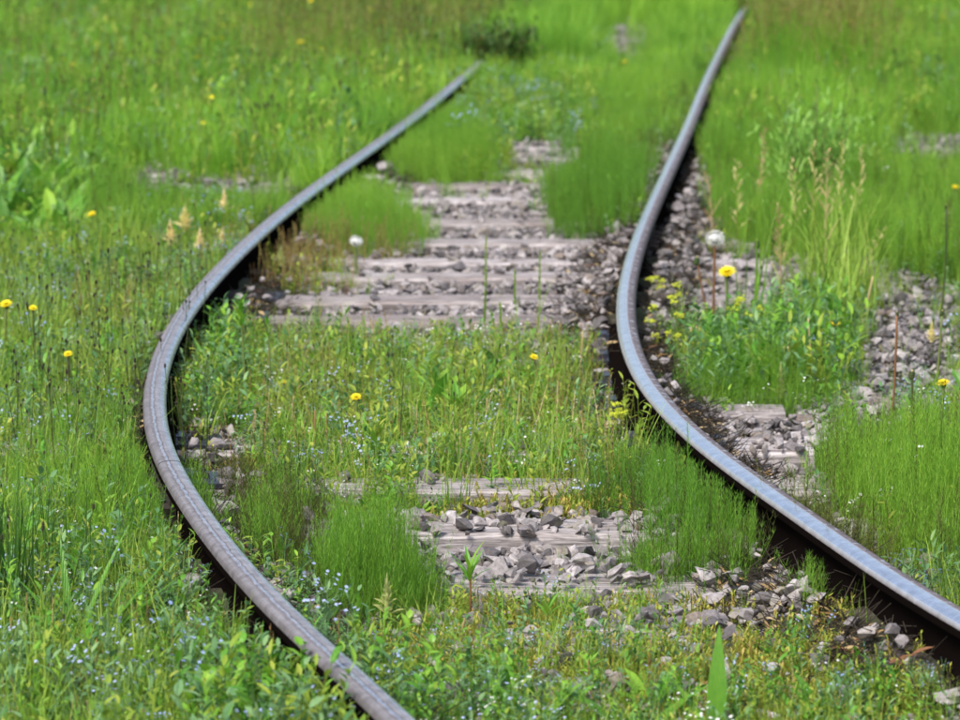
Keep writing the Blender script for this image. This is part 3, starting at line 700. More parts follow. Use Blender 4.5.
FARL = [(-6, 48), (-4.5, 17.5), (-.75, 17.5), (-.25, 22), (.33, 28), (3.2, 48)]
NEARL = [(-3.6, 6.0), (.02, 6.0), (-.23, 7.0), (-.52, 8.0), (-.76, 9.0), (-.94, 10), (-1.05, 11), (-1.09, 12), (-1.07, 13), (-.9, 16), (-.95, 17.5), (-4.5, 17.5)]
FARR = [(1.14, 19), (1.7, 25), (2.6, 33), (4.3, 48), (10, 48), (5, 19)]
DRYZ = area((230, 300), (400, 300), (420, 240), (270, 250))
FARCOVER = [(-.25, 22.6), (.9, 22.6), (2.3, 30), (3.6, 44), (1.6, 44), (.5, 30)]
lay("meadow_grass", "meadow", [(FARCOVER, 170, .55, 1.05, .7), ([(.0, 25), (.62, 25), (.9, 30), (1.6, 37), (.8, 37)], 200, 1.0, 1.4, 0), (FARL, 170, .6, 1.2, 0), ([(-4.5, 14.2), (-1.6, 15.2), (-.8, 17.5), (-4.8, 17.6)], 55, .5, .95, .5), (FARR, 150, .6, 1.1, .8), (MID_FAR, 60, .35, .9, .8), ([(-10, 48), (-6, 30), (12, 30), (14, 54)], 70, 1, 1.6, 0)], .30, "bright tall meadow grass beyond the bend", .06, .01)
lay("grass", "grass", [(NEARL, 260, .55, 1.25, .7), (RIGHT_ALL, 130, .5, 1.1, .93), (MID_NEAR, 170, .45, 1.15, 0), (DRYZ, 160, .4, .8, 0), (area((640, 300), (960, 290), (960, 440), (700, 420)), 90, .5, 1.1, 0), (area((380, 600), (960, 620), (960, 760), (380, 760)), 130, .3, .8, 0), (MID_FAR, 130, .5, 1., .9), (BOTTOM, 120, .3, .7, .3), (area((640, 340), (850, 250), (880, 340), (830, 400), (690, 400)), 110, .6, 1.3, .2), (area((735, 262), (860, 255), (870, 345), (760, 350)), 90, 1.2, 2.2, 0)], .19, "short wild grass beside and between the rails", .04, .05)
H1 = area((30, 190), (290, 192), (290, 240), (200, 255), (30, 225)); H2 = area((690, 90), (960, 90), (960, 300), (800, 290), (720, 235), (700, 180))
H3 = area((300, 560), (200, 470), (60, 440), (0, 470), (0, 600), (180, 620)); H4 = area((300, 160), (370, 130), (430, 100), (400, 90), (250, 140), (160, 160))
lay("horsetail", "horsetail", [(H1, 300, .9, 1.25, .3), (H2, 260, .8, 1.3, .85), (H3, 120, .7, 1.1, 0), (H4, 250, .8, 1.2, .3), (MID_FAR, 90, .6, 1.1, .9), (MID_NEAR, 30, .4, .7, 0), (FARR, 90, .8, 1.2, .9), (area((240, 470), (340, 470), (420, 520), (420, 620), (330, 640), (260, 580)), 90, .5, .9, .2), (area((560, 500), (780, 500), (780, 600), (560, 600)), 60, .3, .8, .4)], .19, "feathery horsetail growing in beds along the track", .05, .03, clump=.0)
lay("broad_weeds", "forb", [(NEARL, 60, .5, 1.2, .5), (MID_NEAR, 70, .5, 1.1, 0), (BOTTOM, 90, .5, 1.0, .3), (RIGHT_ALL, 14, .6, 1.2, .9), (DOCKZ, 60, 1.8, 2.8, 0), (area((680, 330), (860, 330), (880, 400), (690, 400)), 35, 1.2, 2.2, 0), (area((400, 380), (560, 380), (560, 440), (360, 440)), 25, 1.2, 2., 0), (FARL, 12, .8, 1.4, 0)], .10, "low broad-leaved weeds", .08, .02, .2)
lay("small_herbs", "herb", [(FARL, 26, 1.4, 2.4, 0), (FARR, 18, 1.2, 2.0, .7), (NEARL, 150, .6, 1.3, .5), (area((0, 590), (230, 590), (360, 640), (420, 740), (0, 740)), 260, .6, 1.3, 0), (area((470, 60), (600, 60), (600, 165), (440, 165), (440, 110)), 160, .8, 1.5, .6), (MID_NEAR, 135, .5, 1.25, 0), (BOTTOM, 200, .4, 1.0, .2), (RIGHT_ALL, 40, .6, 1.2, .8), (MID_FAR, 90, .6, 1.3, .8), (area((380, 610), (680, 610), (960, 700), (960, 760), (380, 760)), 80, .4, .9, 0), (area((380, 500), (680, 500), (960, 720), (380, 720)), 50, .3, .7, 0), ([(-.6, 6.9), (.1, 5.9), (.03, 6.5), (-.20, 7.05), (-.36, 7.6), (-.5, 7.9)], 420, 1.1, 1.9, 0), (area((380, 690), (520, 680), (560, 780), (440, 800)), 150, .7, 1.4, 0)], .13, "small leafy herbs filling the gaps", .04, .02, .2)
lay("stonecrop", "sedum", [(area((330, 492), (620, 492), (660, 520), (330, 522)), 420, .8, 1.5, 0), (area((380, 600), (700, 605), (960, 660), (960, 760), (380, 760)), 620, .6, 1.35, 0), (MID_NEAR, 170, .8, 1.7, 0), (area((330, 330), (600, 330), (600, 360), (330, 360)), 150, .7, 1.4, 0), (area((440, 160), (600, 165), (610, 185), (450, 185)), 160, .8, 1.5, 0), (NEARL, 60, .7, 1.5, .3), (RIGHT_ALL, 30, .7, 1.4, .6)], .05, "yellow green stonecrop and moss cushions", .03, .3, .15)
lay("forget_me_nots", "forget", [([(-.5, 6.9), (.1, 5.9), (.02, 6.5), (-.20, 7.05), (-.36, 7.6), (-.5, 7.9)], 60, .9, 1.25, 0), (area((380, 690), (520, 680), (560, 780), (440, 800)), 50, .7, 1.3, 0), (area((0, 590), (230, 590), (340, 650), (400, 730), (0, 730)), 50, .6, 1.15, 0), (area((400, 600), (960, 620), (960, 730), (400, 730)), 55, .4, .95, 0), (NEARL, 28, .7, 1.2, .2), (area((470, 60), (600, 60), (600, 165), (440, 165), (440, 110)), 12, 1, 1.7, .6), (MID_NEAR, 22, .5, .9, 0), (area((740, 300), (960, 290), (960, 440), (760, 400)), 26, .6, 1.2, 0), (FARL, 10, 1, 1.5, 0)], .15, "pale blue forget-me-nots in a loose scatter", .04, .04, .15)
def p_pale(b): p_herb(b); p_sedum(b); return [G_YEL]
proto("pale", p_pale, 5)
lay("yellowish_herbs", "pale", [(FARL, 16, 1.2, 2.2, 0), (FARR, 14, 1.0, 2.0, .7), (MID_NEAR, 95, .6, 1.2, 0), (area((380, 600), (960, 620), (960, 760), (380, 760)), 110, .4, .9, 0), (DRYZ, 60, .5, .9, 0), (NEARL, 22, .6, 1.3, .3), (RIGHT_ALL, 14, .6, 1.2, .7), (area((480, 60), (600, 60), (600, 190), (440, 190)), 60, .9, 1.6, .3)], .13, "yellow green low herbs mixed into the weeds", .04, .03, .15)
lay("rail_side_weeds", "herb", [(area((690, 320), (860, 320), (870, 405), (690, 405)), 130, 1.0, 1.9, 0), (area((190, 340), (235, 340), (260, 450), (240, 520), (200, 470), (180, 400)), 260, .7, 1.6, 0), (area((640, 300), (700, 300), (720, 400), (670, 400)), 120, .5, 1.2, 0)], .13, "leafy weeds crowding the rails inside the bend", .04, .02)
lay("tiny_white_flowers", "white", [(MID_NEAR, 90, .6, 1.2, 0), (NEARL, 40, .6, 1.2, .2), (BOTTOM, 60, .6, 1.1, 0), (RIGHT_ALL, 14, .7, 1.4, .5)], .11, "tiny white flowers on thin stems", .03, .04)
lay("dry_stalks", "dry", [(DRYZ, 150, .8, 1.3, 0), (area((150, 260), (250, 240), (220, 310), (120, 360), (60, 330)), 60, .7, 1.2, 0), (MID_NEAR, 55, .6, 1.2, 0), (NEARL, 12, .6, 1.2, 0), (BOTTOM, 16, .5, .9, 0)], .14, "reddish dry sorrel stalks", .03, .03)
lay("seeding_grass", "seed", [(FARL, 13, .8, 1.2, 0), (area((740, 20), (880, 20), (880, 110), (730, 100)), 130, 1.0, 1.4, 0), (FARR, 10, .7, 1.2, .8), (area((250, 0), (520, 0), (480, 80), (250, 120)), 80, .8, 1.2, 0)], .42, "tall grass going to brown seed in the distance", .05, .0)
lay("dark_seed_stalks", "stalk", [(FARL, 12, 1.1, 1.6, 0), (FARR, 6, 1.1, 1.5, .5), (area((250, 0), (520, 0), (480, 80), (250, 120)), 40, 1.2, 1.6, 0), (NEARL, 14, .6, 1.1, .2), (MID_NEAR, 22, .5, .9, 0)], .34, "dark thin seed stalks scattered in the grass", .05, .0)
lay("far_buttercups", "yellow", [(FARL, .5, .9, 1.4, 0), (FARR, .8, .9, 1.3, .8), (area((300, 0), (520, 0), (480, 60), (330, 80)), 4, .9, 1.3, 0)], .30, "small yellow flowers far off in the meadow", .03, .0)

# ---- dark litter and dead stems along the rail feet
def p_litter(b):
    for _ in range(9):
        a = random.uniform(0, 6.28); L = random.uniform(.03, .09); x, y = random.uniform(-.04, .04), random.uniform(-.04, .04)
        b.tube([(x, y, random.uniform(.003, .02)), (x + L * math.cos(a), y + L * math.sin(a), random.uniform(.004, .05))], [.0014, .0007], 3, 0, False)
    for _ in range(4): b.blade(random.uniform(-.04, .04), random.uniform(-.04, .04), .004, random.uniform(0, 6.28), random.uniform(.02, .045), .012, 1.3, .4, 3, 1, 'lance', .2)
    return [G_HEAD, random.choice([G_HEAD, G_REDSTEM, G_DRY])]
proto("litter", p_litter, 8)
LX, LY = [], []
for fn in (railL, railR):
    n = 5200; y = rng.uniform(6.5, 24, n); x = fn(y) + rng.choice([-1, 1], n) * rng.uniform(.07, .30, n); LX.append(x); LY.append(y)
x, y = np.concatenate(LX), np.concatenate(LY)
scatter("dead_litter", "litter", np.stack([x, y, [gz(a, c) + bank(a, c) for a, c in zip(x, y)]], 1), rng.uniform(.6, 1.3, len(x)), "dark dead stems and leaf litter banked against the rails", .25)
def p_deadtail(b):
    for _ in range(7):
        a = random.uniform(0, 6.28); r = .05 * math.sqrt(random.random()); horsetail_stem(b, r * math.cos(a), r * math.sin(a), random.uniform(.08, .17), 0, .6)
    return [G_HORSE_DK]
proto("deadtail", p_deadtail, 5)
lay("withered_horsetail", "deadtail", [(area((215, 480), (250, 480), (330, 600), (330, 640), (250, 560)), 420, .6, 1.1, 0), (area((730, 520), (790, 530), (880, 610), (860, 640), (760, 580)), 260, .6, 1.3, 0), (area((600, 200), (640, 215), (660, 180), (690, 120), (670, 120)), 120, .8, 1.2, 0)], .16, "withered brown horsetail against the rails", .03, .22)

# ================================================================ single plants, each a thing
def base_of(px, py): x, y = ground_at(px, py, -.05); return x, y, gz(x, y) - .005
def curve(p0, p1, sag=0., n=6, side=0.):
    out = []
    for i in range(n + 1):
        t = i / n; o = math.sin(math.pi * t)
        out.append((p0[0] + (p1[0] - p0[0]) * t + sag * o, p0[1] + (p1[1] - p0[1]) * t + side * o, p0[2] + (p1[2] - p0[2]) * t))
    return out
def stem_to(px, py, bx_, by_, dy=0.):
    """base point and the tip seen at (px,py), as an offset from the base"""
    x, y, z = base_of(bx_, by_); tx, tz = height_at(px, py, y + dy); return (x, y, z), (tx - x, dy, tz - z)
M_STEMG = leaf_mat("flower stem", [(.10, .17, .04), (.20, .24, .07)], .15, .5)
def dandelion(px, py, bx_, by_, wpx, label, stem=None, sag=.0, state='open', grp="dandelions"):
    B, T = stem_to(px, py, bx_, by_); root = empty("dandelion" if state != 'clock' else "dandelion_clock", B, label, "dandelion", grp)
    d = B[1]; r = wpx / FP * d / 2
    b = MB(); b.tube(curve((0, 0, 0), T, sag), [.0048 if wpx > 12 else .0036] * 7, 6); b.build("stem", stem or M_STEMG, root, True)
    h = MB(); Tx = T; tx, ty, tz = 0, 0, 0; tilt = (random.uniform(.15, .5) if state == 'open' else random.uniform(-.1, .2), random.uniform(-.3, .3), 0)
    def put(o): o.location = Tx; o.rotation_euler = tilt
    if state == 'open':
        for ring, (n, el, L) in enumerate(((22, .12, 1), (20, .40, .86), (16, .75, .66), (12, 1.1, .45))):
            for k in range(n):
                a = 6.283 * (k + .5 * ring) / n + random.uniform(-.1, .1); h.blade(tx, ty - .0, tz, a, r * L * random.uniform(.9, 1.06), r * .24, math.pi / 2 - el, .25, 3, 0, 'lance')
        put(h.build("flower_head", F_YEL, root))
    elif state == 'clock':
        h.blob((tx, ty, tz), r * .62, r * .62, r * .42, 0, 6, 10, .1)
        for k in range(260):
            v = Vector((random.gauss(0, 1), random.gauss(0, 1), random.gauss(0, 1) * .8)).normalized(); u = v.orthogonal().normalized(); w_ = v.cross(u)
            c = Vector((tx, ty, tz)) + Vector((v.x * r * .8, v.y * r * .8, v.z * r * .62))
            for q in range(3):
                a = random.uniform(0, 6.28); e = (u * math.cos(a) + w_ * math.sin(a)); h.tri(c + v * .001, c + e * r * .28 + v * r * .16, c + e * r * .24 + w_ * .0006 + v * r * .16)
            h.tri(Vector((tx, ty, tz)), c, c + u * .0006)
        put(h.build("seed_globe", F_WHITE, root))
    if state in ('open', 'bud', 'clock'):
        c = MB(); s_ = r if state != 'bud' else r * 1.0
        c.blob((tx, ty, tz - s_ * (.35 if state != 'bud' else .6)), s_ * (.33 if state != 'bud' else .75), s_ * (.33 if state != 'bud' else .75), s_ * (.42 if state != 'bud' else 1.05), 0, 5, 8)
        for k in range(12):
            a = 6.283 * k / 12; c.blade(tx + math.cos(a) * s_ * .28, ty + math.sin(a) * s_ * .28, tz - s_ * (.55 if state != 'bud' else 1.2), a, s_ * (.6 if state != 'bud' else 1.7), s_ * .3, .35, -.3 if state == 'bud' else .8, 3, 0, 'lance')
        put(c.build("bract_cup", G_STALK, root))
        if state == 'bud':
            f = MB()
            for k in range(14): f.blade(tx + random.uniform(-.2, .2) * r, ty, tz + r * .2, random.uniform(0, 6.28), r * .6, r * .2, .1, .3, 2, 0, 'lance')
            put(f.build("petal_tips", F_CREAM, root))
    return root
dandelion(727, 272, 724, 348, 21, "largest and brightest dandelion, beside the brown-stemmed white clock", None, .004)
dandelion(835, 323, 828, 392, 11, "small dandelion half turned away among tall grass, right of the pale bract spikes", G_STALK, .004)
dandelion(943, 383, 930, 470, 16, "dandelion on a pale bent stem above the big horsetail thicket", M_STEMG, .012)
dandelion(356, 397, 358, 462, 13, "bright dandelion standing in herbs between the rails, left of centre")
dandelion(534, 357, 540, 412, 10, "small dandelion low in the grass beneath the dark grass spikes")
dandelion(284, 382, 286, 425, 8, "tiny pale dandelion in the herbs just inside the left rail")
dandelion(6, 304, 4, 378, 15, "dandelion at the left margin of the meadow, half out of view")
dandelion(33, 308, 36, 392, 10, "dandelion on a dark stem, right beside the one at the meadow's left margin", G_STALK)
dandelion(68, 354, 70, 430, 11, "dandelion on a thin dark stem halfway between the meadow's edge and the left rail", G_STALK)
dandelion(92, 214, 95, 262, 10, "dandelion above dark leaves, left of the cream spikes")
dandelion(301, 42, 302, 84, 9, "orange-yellow blurred dandelion high in the far left meadow")
dandelion(322, 49, 322, 90, 6, "dull orange blurred flower beside the far left meadow's orange one")
dandelion(625, 62, 624, 92, 7, "orange-yellow blurred flower near the farthest stony patch")
dandelion(955, 187, 957, 232, 8, "small yellow flower on the right margin above the horsetail")
dandelion(715, 238, 713, 335, 20, "white dandelion clock on a stout red-brown stem by the right rail", G_REDSTEM, .0, 'clock', "dandelion clocks")
dandelion(356, 241, 356, 290, 14, "white dandelion clock in front of the rounded horsetail mound", M_STEMG, .0, 'clock', "dandelion clocks")
dandelion(697, 259, 714, 336, 9, "closed dandelion bud on a red-brown stem leaning left beside the white clock", G_REDSTEM, -.006, 'bud', "closed dandelion buds")
dandelion(757, 242, 757, 320, 8, "dark closed bud with a white tip, right of the white clock", M_STEMG, 0, 'bud', "closed dandelion buds")
dandelion(912, 373, 914, 452, 9, "dark bud on a dark stem, left of the dandelion at the right margin", G_STALK, 0, 'bud', "closed dandelion buds")
dandelion(897, 313, 890, 440, 5, "tall bare brown stalk with a tiny empty head over the right-hand ballast", G_REDSTEM, .004, 'bud', "closed dandelion buds")
dandelion(942, 312, 932, 420, 6, "slanting olive stalk with a small dark head, right of the tall brown one", M_STEMG, .004, 'bud', "closed dandelion buds")
dandelion(946, 206, 938, 330, 4, "long thin wavy dark stalk at the far right, taller than all others near it", G_STALK, .012, 'bud', "closed dandelion buds")

def bract_spike(px, py, bx_, by_, wpx, hpx, label, mat=None):
    """a cone of overlapping pointed bracts on a thin stem"""
    wpx *= 1.45; hpx *= 1.35; B, T = stem_to(px, py - 2, bx_, by_); root = empty("bract_spike", B, label, "flower spike", "cream bract spikes"); d = B[1]; W = wpx / FP * d; H = hpx / FP * d
    tx, ty, tz = T; b = MB(); b.tube(curve((0, 0, 0), (tx, ty, tz - H * .1), .004), .0017, 4); b.build("stem", G_STALK, root)
    n = random.randint(13, 19); h = MB(); W *= random.uniform(.95, 1.3); H *= random.uniform(.85, 1.1)
    for k in range(n):
        t = k / n; a = k * 2.4 + random.uniform(-.5, .5); z = tz - H + H * .75 * t; rr = W * .5 * (1 - .75 * t) * random.uniform(.7, 1.25)
        h.blade(tx, ty, z, a, max(rr * 1.25, H * .2), W * .42 * (1 - .5 * t), .95 - .6 * t, .5 if t < .5 else -.2, 3, 0, 'lance', .3)
    h.tube([(tx, ty, tz - H), (tx, ty, tz)], [W * .12, W * .02], 6); h.build("bracts", mat or F_CREAM, root)
for a in ((170, 221, 172, 276, 14, 20, "leftmost cream bract spike beyond the left rail"), (185, 206, 188, 262, 15, 20, "orange-tinged cream bract spike, second from the left"),
          (200, 229, 201, 284, 12, 18, "dull cream bract spike low between its taller neighbours"), (224, 190, 222, 250, 13, 17, "tallest and farthest cream bract spike by the left rail"),
          (222, 230, 224, 280, 12, 18, "cream bract spike nearest the left rail, open at its foot"), (281, 248, 280, 296, 11, 16, "pale green bract spike just inside the left rail, alone", F_PALE),
          (387, 575, 384, 650, 19, 36, "large green bract spike in front of the bright horsetail mound", F_PALE), (844, 292, 842, 345, 12, 22, "pale yellow green bract tuft at the edge of the right-hand ballast", F_PALE),
          (932, 322, 932, 368, 9, 18, "small cream bract spike over the right-hand stones"), (752, 362, 752, 408, 13, 18, "pale bract spike left of a shaggy one, low in the horsetail bed", F_PALE),
          (781, 364, 780, 418, 13, 30, "shaggy pale spike with drooping bracts, beside the flat horsetail bed", F_PALE), (786, 347, 790, 392, 8, 8, "little pinkish cream tip above the shaggy pale spike")):
    bract_spike(*a)

def lime_plant(px, py, bx_, by_, wpx, hpx, label, heads=11):
    """lady's mantle like plant: round scalloped leaves, loose heads of tiny lime flowers"""
    B, T = stem_to(px, py, bx_, by_); root = empty("lime_flowered_plant", B, label, "flowering plant", "lime-flowered plants"); d = B[1]; W = wpx / FP * d; H = hpx / FP * d
    st, fl = MB(), MB(); zt = T[2]
    for k in range(heads):
        x = T[0] + random.uniform(-.5, .5) * W; z = zt - random.random() * H; y = random.uniform(-.4, .4) * W
        st.tube(curve((0, 0, 0), (x, y, z), random.uniform(-.008, .008), 4), [.0014, .0012, .001, .0009, .0007], 4)
        for q in range(16):
            c = (x + random.gauss(0, .0075), y + random.gauss(0, .0075), z + random.gauss(0, .0045)); st.tube([(x, y, z - .006), c], .0004, 3, 0, False); flower(fl, *c, random.uniform(.004, .0062), 0, 4)
    st.build("stems", M_STEMG, root); fl.build("flower_clusters", F_LIME, root)
    for k in range(6):
        a = random.uniform(0, 6.28); L = random.uniform(.03, .07); cx, cy, cz = L * math.cos(a), L * math.sin(a), random.uniform(.03, .07); lf = MB(); n = 18; R_ = random.uniform(.016, .026)
        lf.tube([(0, 0, 0), (cx, cy, cz)], .001, 3, 0, False); rows = [[], []]
        for q in range(n + 1):
            t = .3 + 5.7 * q / n; rr = R_ * (.86 + .14 * abs(math.sin(q * 1.2))); rows[0].append((cx, cy, cz)); rows[1].append((cx + rr * math.cos(t + a), cy + rr * math.sin(t + a), cz + .25 * R_ + .004 * math.sin(q * 2.4)))
        lf.quad_strip(rows); lf.build("leaf", G_LEAF, root)
lime_plant(672, 284, 676, 372, 44, 62, "tall lime-flowered plant just outside the bend of the right rail", 15)
lime_plant(628, 402, 628, 458, 34, 22, "small lime-flowered plant inside the right rail by the dark plates", 7)
lime_plant(742, 298, 745, 362, 34, 16, "thin lime flowers beneath the largest dandelion", 6)
lime_plant(655, 262, 655, 330, 14, 28, "single lime flower stem touching the right rail's outer edge", 4)

def shoot(px, py, bx_, by_, label, n=9, L=.075, w_=.013, stemmat=None, name="leafy_shoot", lm=None, low=.62):
    """upright stem with a whorl of lance leaves at the top; each leaf a part"""
    B, T = stem_to(px, py, bx_, by_); root = empty(name, B, label, "wild plant", "leafy shoots"); b = MB(); H = T[2]
    top = (T[0], 0, H * low); b.tube(curve((0, 0, 0), top, .003), [.0035, .0033, .003, .003, .0026, .0024, .002], 6); b.build("stem", stemmat or G_REDSTEM, root, True)
    for k in range(n):
        a = k * 2.4 + random.uniform(-.3, .3); t = (k / n); lf = MB(); z = H * low * (.80 + .2 * t) if low > .3 else H * low * (.3 + .7 * t)
        lf.blade(T[0] * z / max(top[2], .01), 0, z, a, L * random.uniform(.75, 1.1), w_ * random.uniform(.8, 1.15), .75 - .55 * t, .55, 6, 0, 'lance', .3, random.uniform(-.3, .3)); lf.build("leaf", lm or G_LEAF, root)
shoot(470, 532, 468, 634, "red-stemmed shoot with a crown of narrow leaves before the heaped stones", 9, .085)
shoot(548, 586, 540, 650, "short green shoot to the right of the tall red-stemmed one", 6, .06, .012, M_STEMG)
shoot(240, 296, 246, 420, "leafy stem rising against the left rail's inner side, highest of the weeds there", 14, .05, .018, M_STEMG, low=.92)
shoot(268, 316, 270, 420, "thin upright weed right of the leafy stem by the left rail", 9, .04, .009, M_STEMG, low=.95)
shoot(375, 425, 372, 478, "dark green broad-leaved weed between the rails beneath the bright dandelion", 8, .16, .040, M_STEMG, low=.2)
shoot(458, 375, 452, 440, "weed with one pale shining leaf in the middle of the track", 7, .11, .032, M_STEMG, low=.5)
shoot(590, 640, 590, 700, "low shoot among the foreground weeds right of centre", 6, .05, .012, M_STEMG)
shoot(600, 470, 600, 512, "yellow green weed touching the rounded horsetail mound inside the right rail", 8, .045, .012, M_STEMG, lm=G_YEL)

def bigleaf_mat():
    m = leaf_mat("large veined leaf", [(.05, .15, .02), (.12, .32, .03), (.24, .46, .05)], .35, .38, 60, spec=.5); t = m.node_tree; p = t.nodes["Principled BSDF"]
    w_ = t.nodes.new("ShaderNodeTexWave"); w_.inputs["Scale"].default_value = 60; w_.inputs["Distortion"].default_value = 3; t.links.new(pos(t), w_.inputs["Vector"])
    b = t.nodes.new("ShaderNodeBump"); b.inputs["Strength"].default_value = .5; b.inputs["Distance"].default_value = .003; t.links.new(w_.outputs[1], b.inputs["Height"]); t.links.new(b.outputs[0], p.inputs["Normal"]); return m
M_BIG = bigleaf_mat()
def lance_plant(bx_, by_, leaves, label, name="broad_bladed_plant", mat=None):
    """tuft of long blades; leaves = (azimuth, length, width, lean, bend)"""
    B = base_of(bx_, by_); root = empty(name, B, label, "wild plant", "long-leaved plants")
    for az, L, W, lean, bend in leaves:
        b = MB(); b.blade(random.uniform(-.008, .008), random.uniform(-.008, .008), 0, az, L, W, lean, bend, 12, 0, 'lance', .28, random.uniform(-.3, .3)); b.build("leaf", mat or M_BIG, root, True)
lance_plant(715, 742, [(1.4, .25, .042, .05, .25), (2.6, .18, .03, .5, .4), (.2, .12, .02, .7, .5), (3.4, .12, .02, .9, .5)], "upright pointed broad leaf at the photo's lower edge, right of centre")
lance_plant(640, 745, [(.4, .20, .034, .7, .5), (2.8, .22, .038, .8, .4), (1.6, .1, .02, .4, .3)], "sprawling broad leaves at the lower edge, left of the upright pointed leaf")
lance_plant(530, 745, [(.4, .18, .044, .5, .6), (2.4, .19, .046, .6, .6), (3.6, .1, .026, .8, .5), (1.4, .1, .026, .3, .4)], "rounded weed leaves at the lower edge near the photo's middle")
lance_plant(75, 668, [(.1, .34, .024, .80, .12), (.25, .42, .028, .70, .08), (.4, .30, .022, .5, .2), (2.6, .26, .022, .5, .5), (1.9, .32, .02, .2, .4), (-.1, .26, .024, 1.0, .3), (.6, .36, .02, .35, .25)], "clump of broad grass blades slanting up to the right at the lower left")
lance_plant(28, 655, [(.9, .22, .018, .3, .5), (2.2, .25, .018, .3, .5), (.2, .2, .016, .6, .4), (3.1, .2, .02, .7, .4)], "shorter broad blades at the left margin beside the slanting clump")
lance_plant(158, 650, [(.4, .20, .013, .7, .1), (.9, .16, .014, .4, .3), (2.4, .14, .014, .5, .4)], "small slanting blades right of the large clump at the lower left")
lance_plant(258, 700, [(1.3, .18, .013, .1, .3), (.4, .14, .012, .4, .4), (2.8, .13, .012, .4, .4)], "upright green blades before the left rail's buried end")
lance_plant(215, 398, [(2.95, .24, .042, .62, .75), (2.2, .22, .034, .3, .5), (.4, .22, .036, .4, .6), (1.2, .22, .034, .2, .5), (4.4, .20, .036, .4, .8)], "big toothed weed whose leaf reaches over the left rail's inner edge")
lance_plant(228, 440, [(2.6, .20, .038, .5, .6), (.2, .20, .036, .5, .6), (1.3, .17, .034, .3, .5), (3.9, .19, .036, .5, .8)], "lower broad-leaved weed in the shade of the toothed one", "broad_bladed_plant")
lance_plant(60, 175, [(1.2, .40, .07, .3, .6), (2.4, .38, .065, .4, .6), (.2, .38, .065, .6, .5), (3.3, .38, .065, .7, .5), (1.8, .36, .06, .2, .6), (4.6, .38, .06, .4, .7)], "large pale-leaved dock blurred in the far left meadow", mat=G_LEAF)
lance_plant(20, 180, [(1.2, .38, .065, .3, .6), (2.4, .36, .06, .4, .6), (.2, .36, .06, .6, .5), (4.6, .36, .06, .4, .7)], "second dock of the far left meadow, at its margin", mat=G_LEAF)
lance_plant(240, 140, [(1.2, .26, .045, .3, .6), (2.4, .24, .04, .5, .6), (.2, .25, .05, .7, .5)], "far dock standing before the stony patch's grass", mat=G_YEL)

def rushes(bx_, by_, n, h, label):
    B = base_of(bx_, by_); b = MB()
    for _ in range(n):
        x, y = random.gauss(0, .03), random.gauss(0, .03); L = h * random.uniform(.6, 1.05); b.blade(x, y, 0, random.uniform(0, 6.28), L, .006, random.uniform(0, .14), random.uniform(0, .3), 6)
    o = b.build("rush_tuft", leaf_mat("dark rush", [(.02, .06, .012), (.05, .14, .02), (.09, .20, .03)], .2, .4), loc=B); tag(o, label, "grass tuft")
rushes(10, 640, 60, .40, "dark green tuft of thin rushes at the left margin, lower half")
rushes(62, 610, 22, .36, "thin sparse dark tuft right of the darkest rushes")

def grass_spike(px, py, bx_, by_, label, hpx=50):
    B, T = stem_to(px, py, bx_, by_); root = empty("grass_spike", B, label, "grass stalk", "dark green grass spikes"); d = B[1]; H = hpx / FP * d
    b = MB(); b.tube(curve((0, 0, 0), T, .004), [.002] * 4 + [.0016] * 3, 5)
    for k in range(3): b.blade(0, 0, T[2] * .1 * k, random.uniform(0, 6.28), T[2] * .6, .007, .2, .6, 6)
    b.build("stem", G_GRASS, root); h = MB()
    for k in range(34):
        t = k / 34; a = k * 2.4; z = T[2] - H + H * t; f = z / T[2]; h.blade(T[0] * f, 0, z, a, .017, .006, .35, -.2, 2, 0, 'lance')
    h.build("spike", G_STALK if 0 else G_GRASS, root)
grass_spike(486, 237, 484, 345, "tallest dark grass spike, crossing the open sleepers", 62)
grass_spike(540, 252, 538, 345, "second tall grass spike, right of the tallest", 50)
grass_spike(515, 272, 514, 348, "short grass spike between the two tall ones", 34)
grass_spike(500, 305, 502, 362, "lowest grass spike under the two tall ones", 24)

def panicle(px, py, bx_, by_, label, red=False, side=.02, hpx=70):
    B, T = stem_to(px, py, bx_, by_); root = empty("seeding_grass_stalk", B, label, "grass stalk", "grass stalks going to seed"); H = hpx / FP * B[1]
    pts = curve((0, 0, 0), T, side, 10); b = MB(); b.tube(pts, [.0028 - .00016 * i for i in range(11)], 4)
    for k in range(2): b.blade(T[0] * .2, 0, T[2] * .25 * (k + .5), random.uniform(0, 6.28), .14, .006, .3, .8, 6)
    b.build("stem", G_YEL if not red else G_DRY, root); h = MB()
    for k in range(22):
        t = 1 - (H / T[2]) * (1 - k / 22); i = min(9, int(t * 10)); f = t * 10 - i; c = [pts[i][j] * (1 - f) + pts[i+1][j] * f for j in range(3)]; a = random.uniform(0, 6.28); L = .034 * (1 - k / 30)
        e = (c[0] + L * math.cos(a), c[1] + L * math.sin(a), c[2] + L * .9); h.tube([c, e], .0008, 3, 0, False)
        for q in range(4): h.blade(c[0] + (e[0] - c[0]) * (.5 + .25 * q), c[1] + (e[1] - c[1]) * (.5 + .25 * q), c[2] + (e[2] - c[2]) * (.5 + .25 * q), a + random.uniform(-1, 1), .012, .005, .4, 0, 2, 0, 'lance')
    h.build("panicle", G_DRY if red else F_CREAM, root)
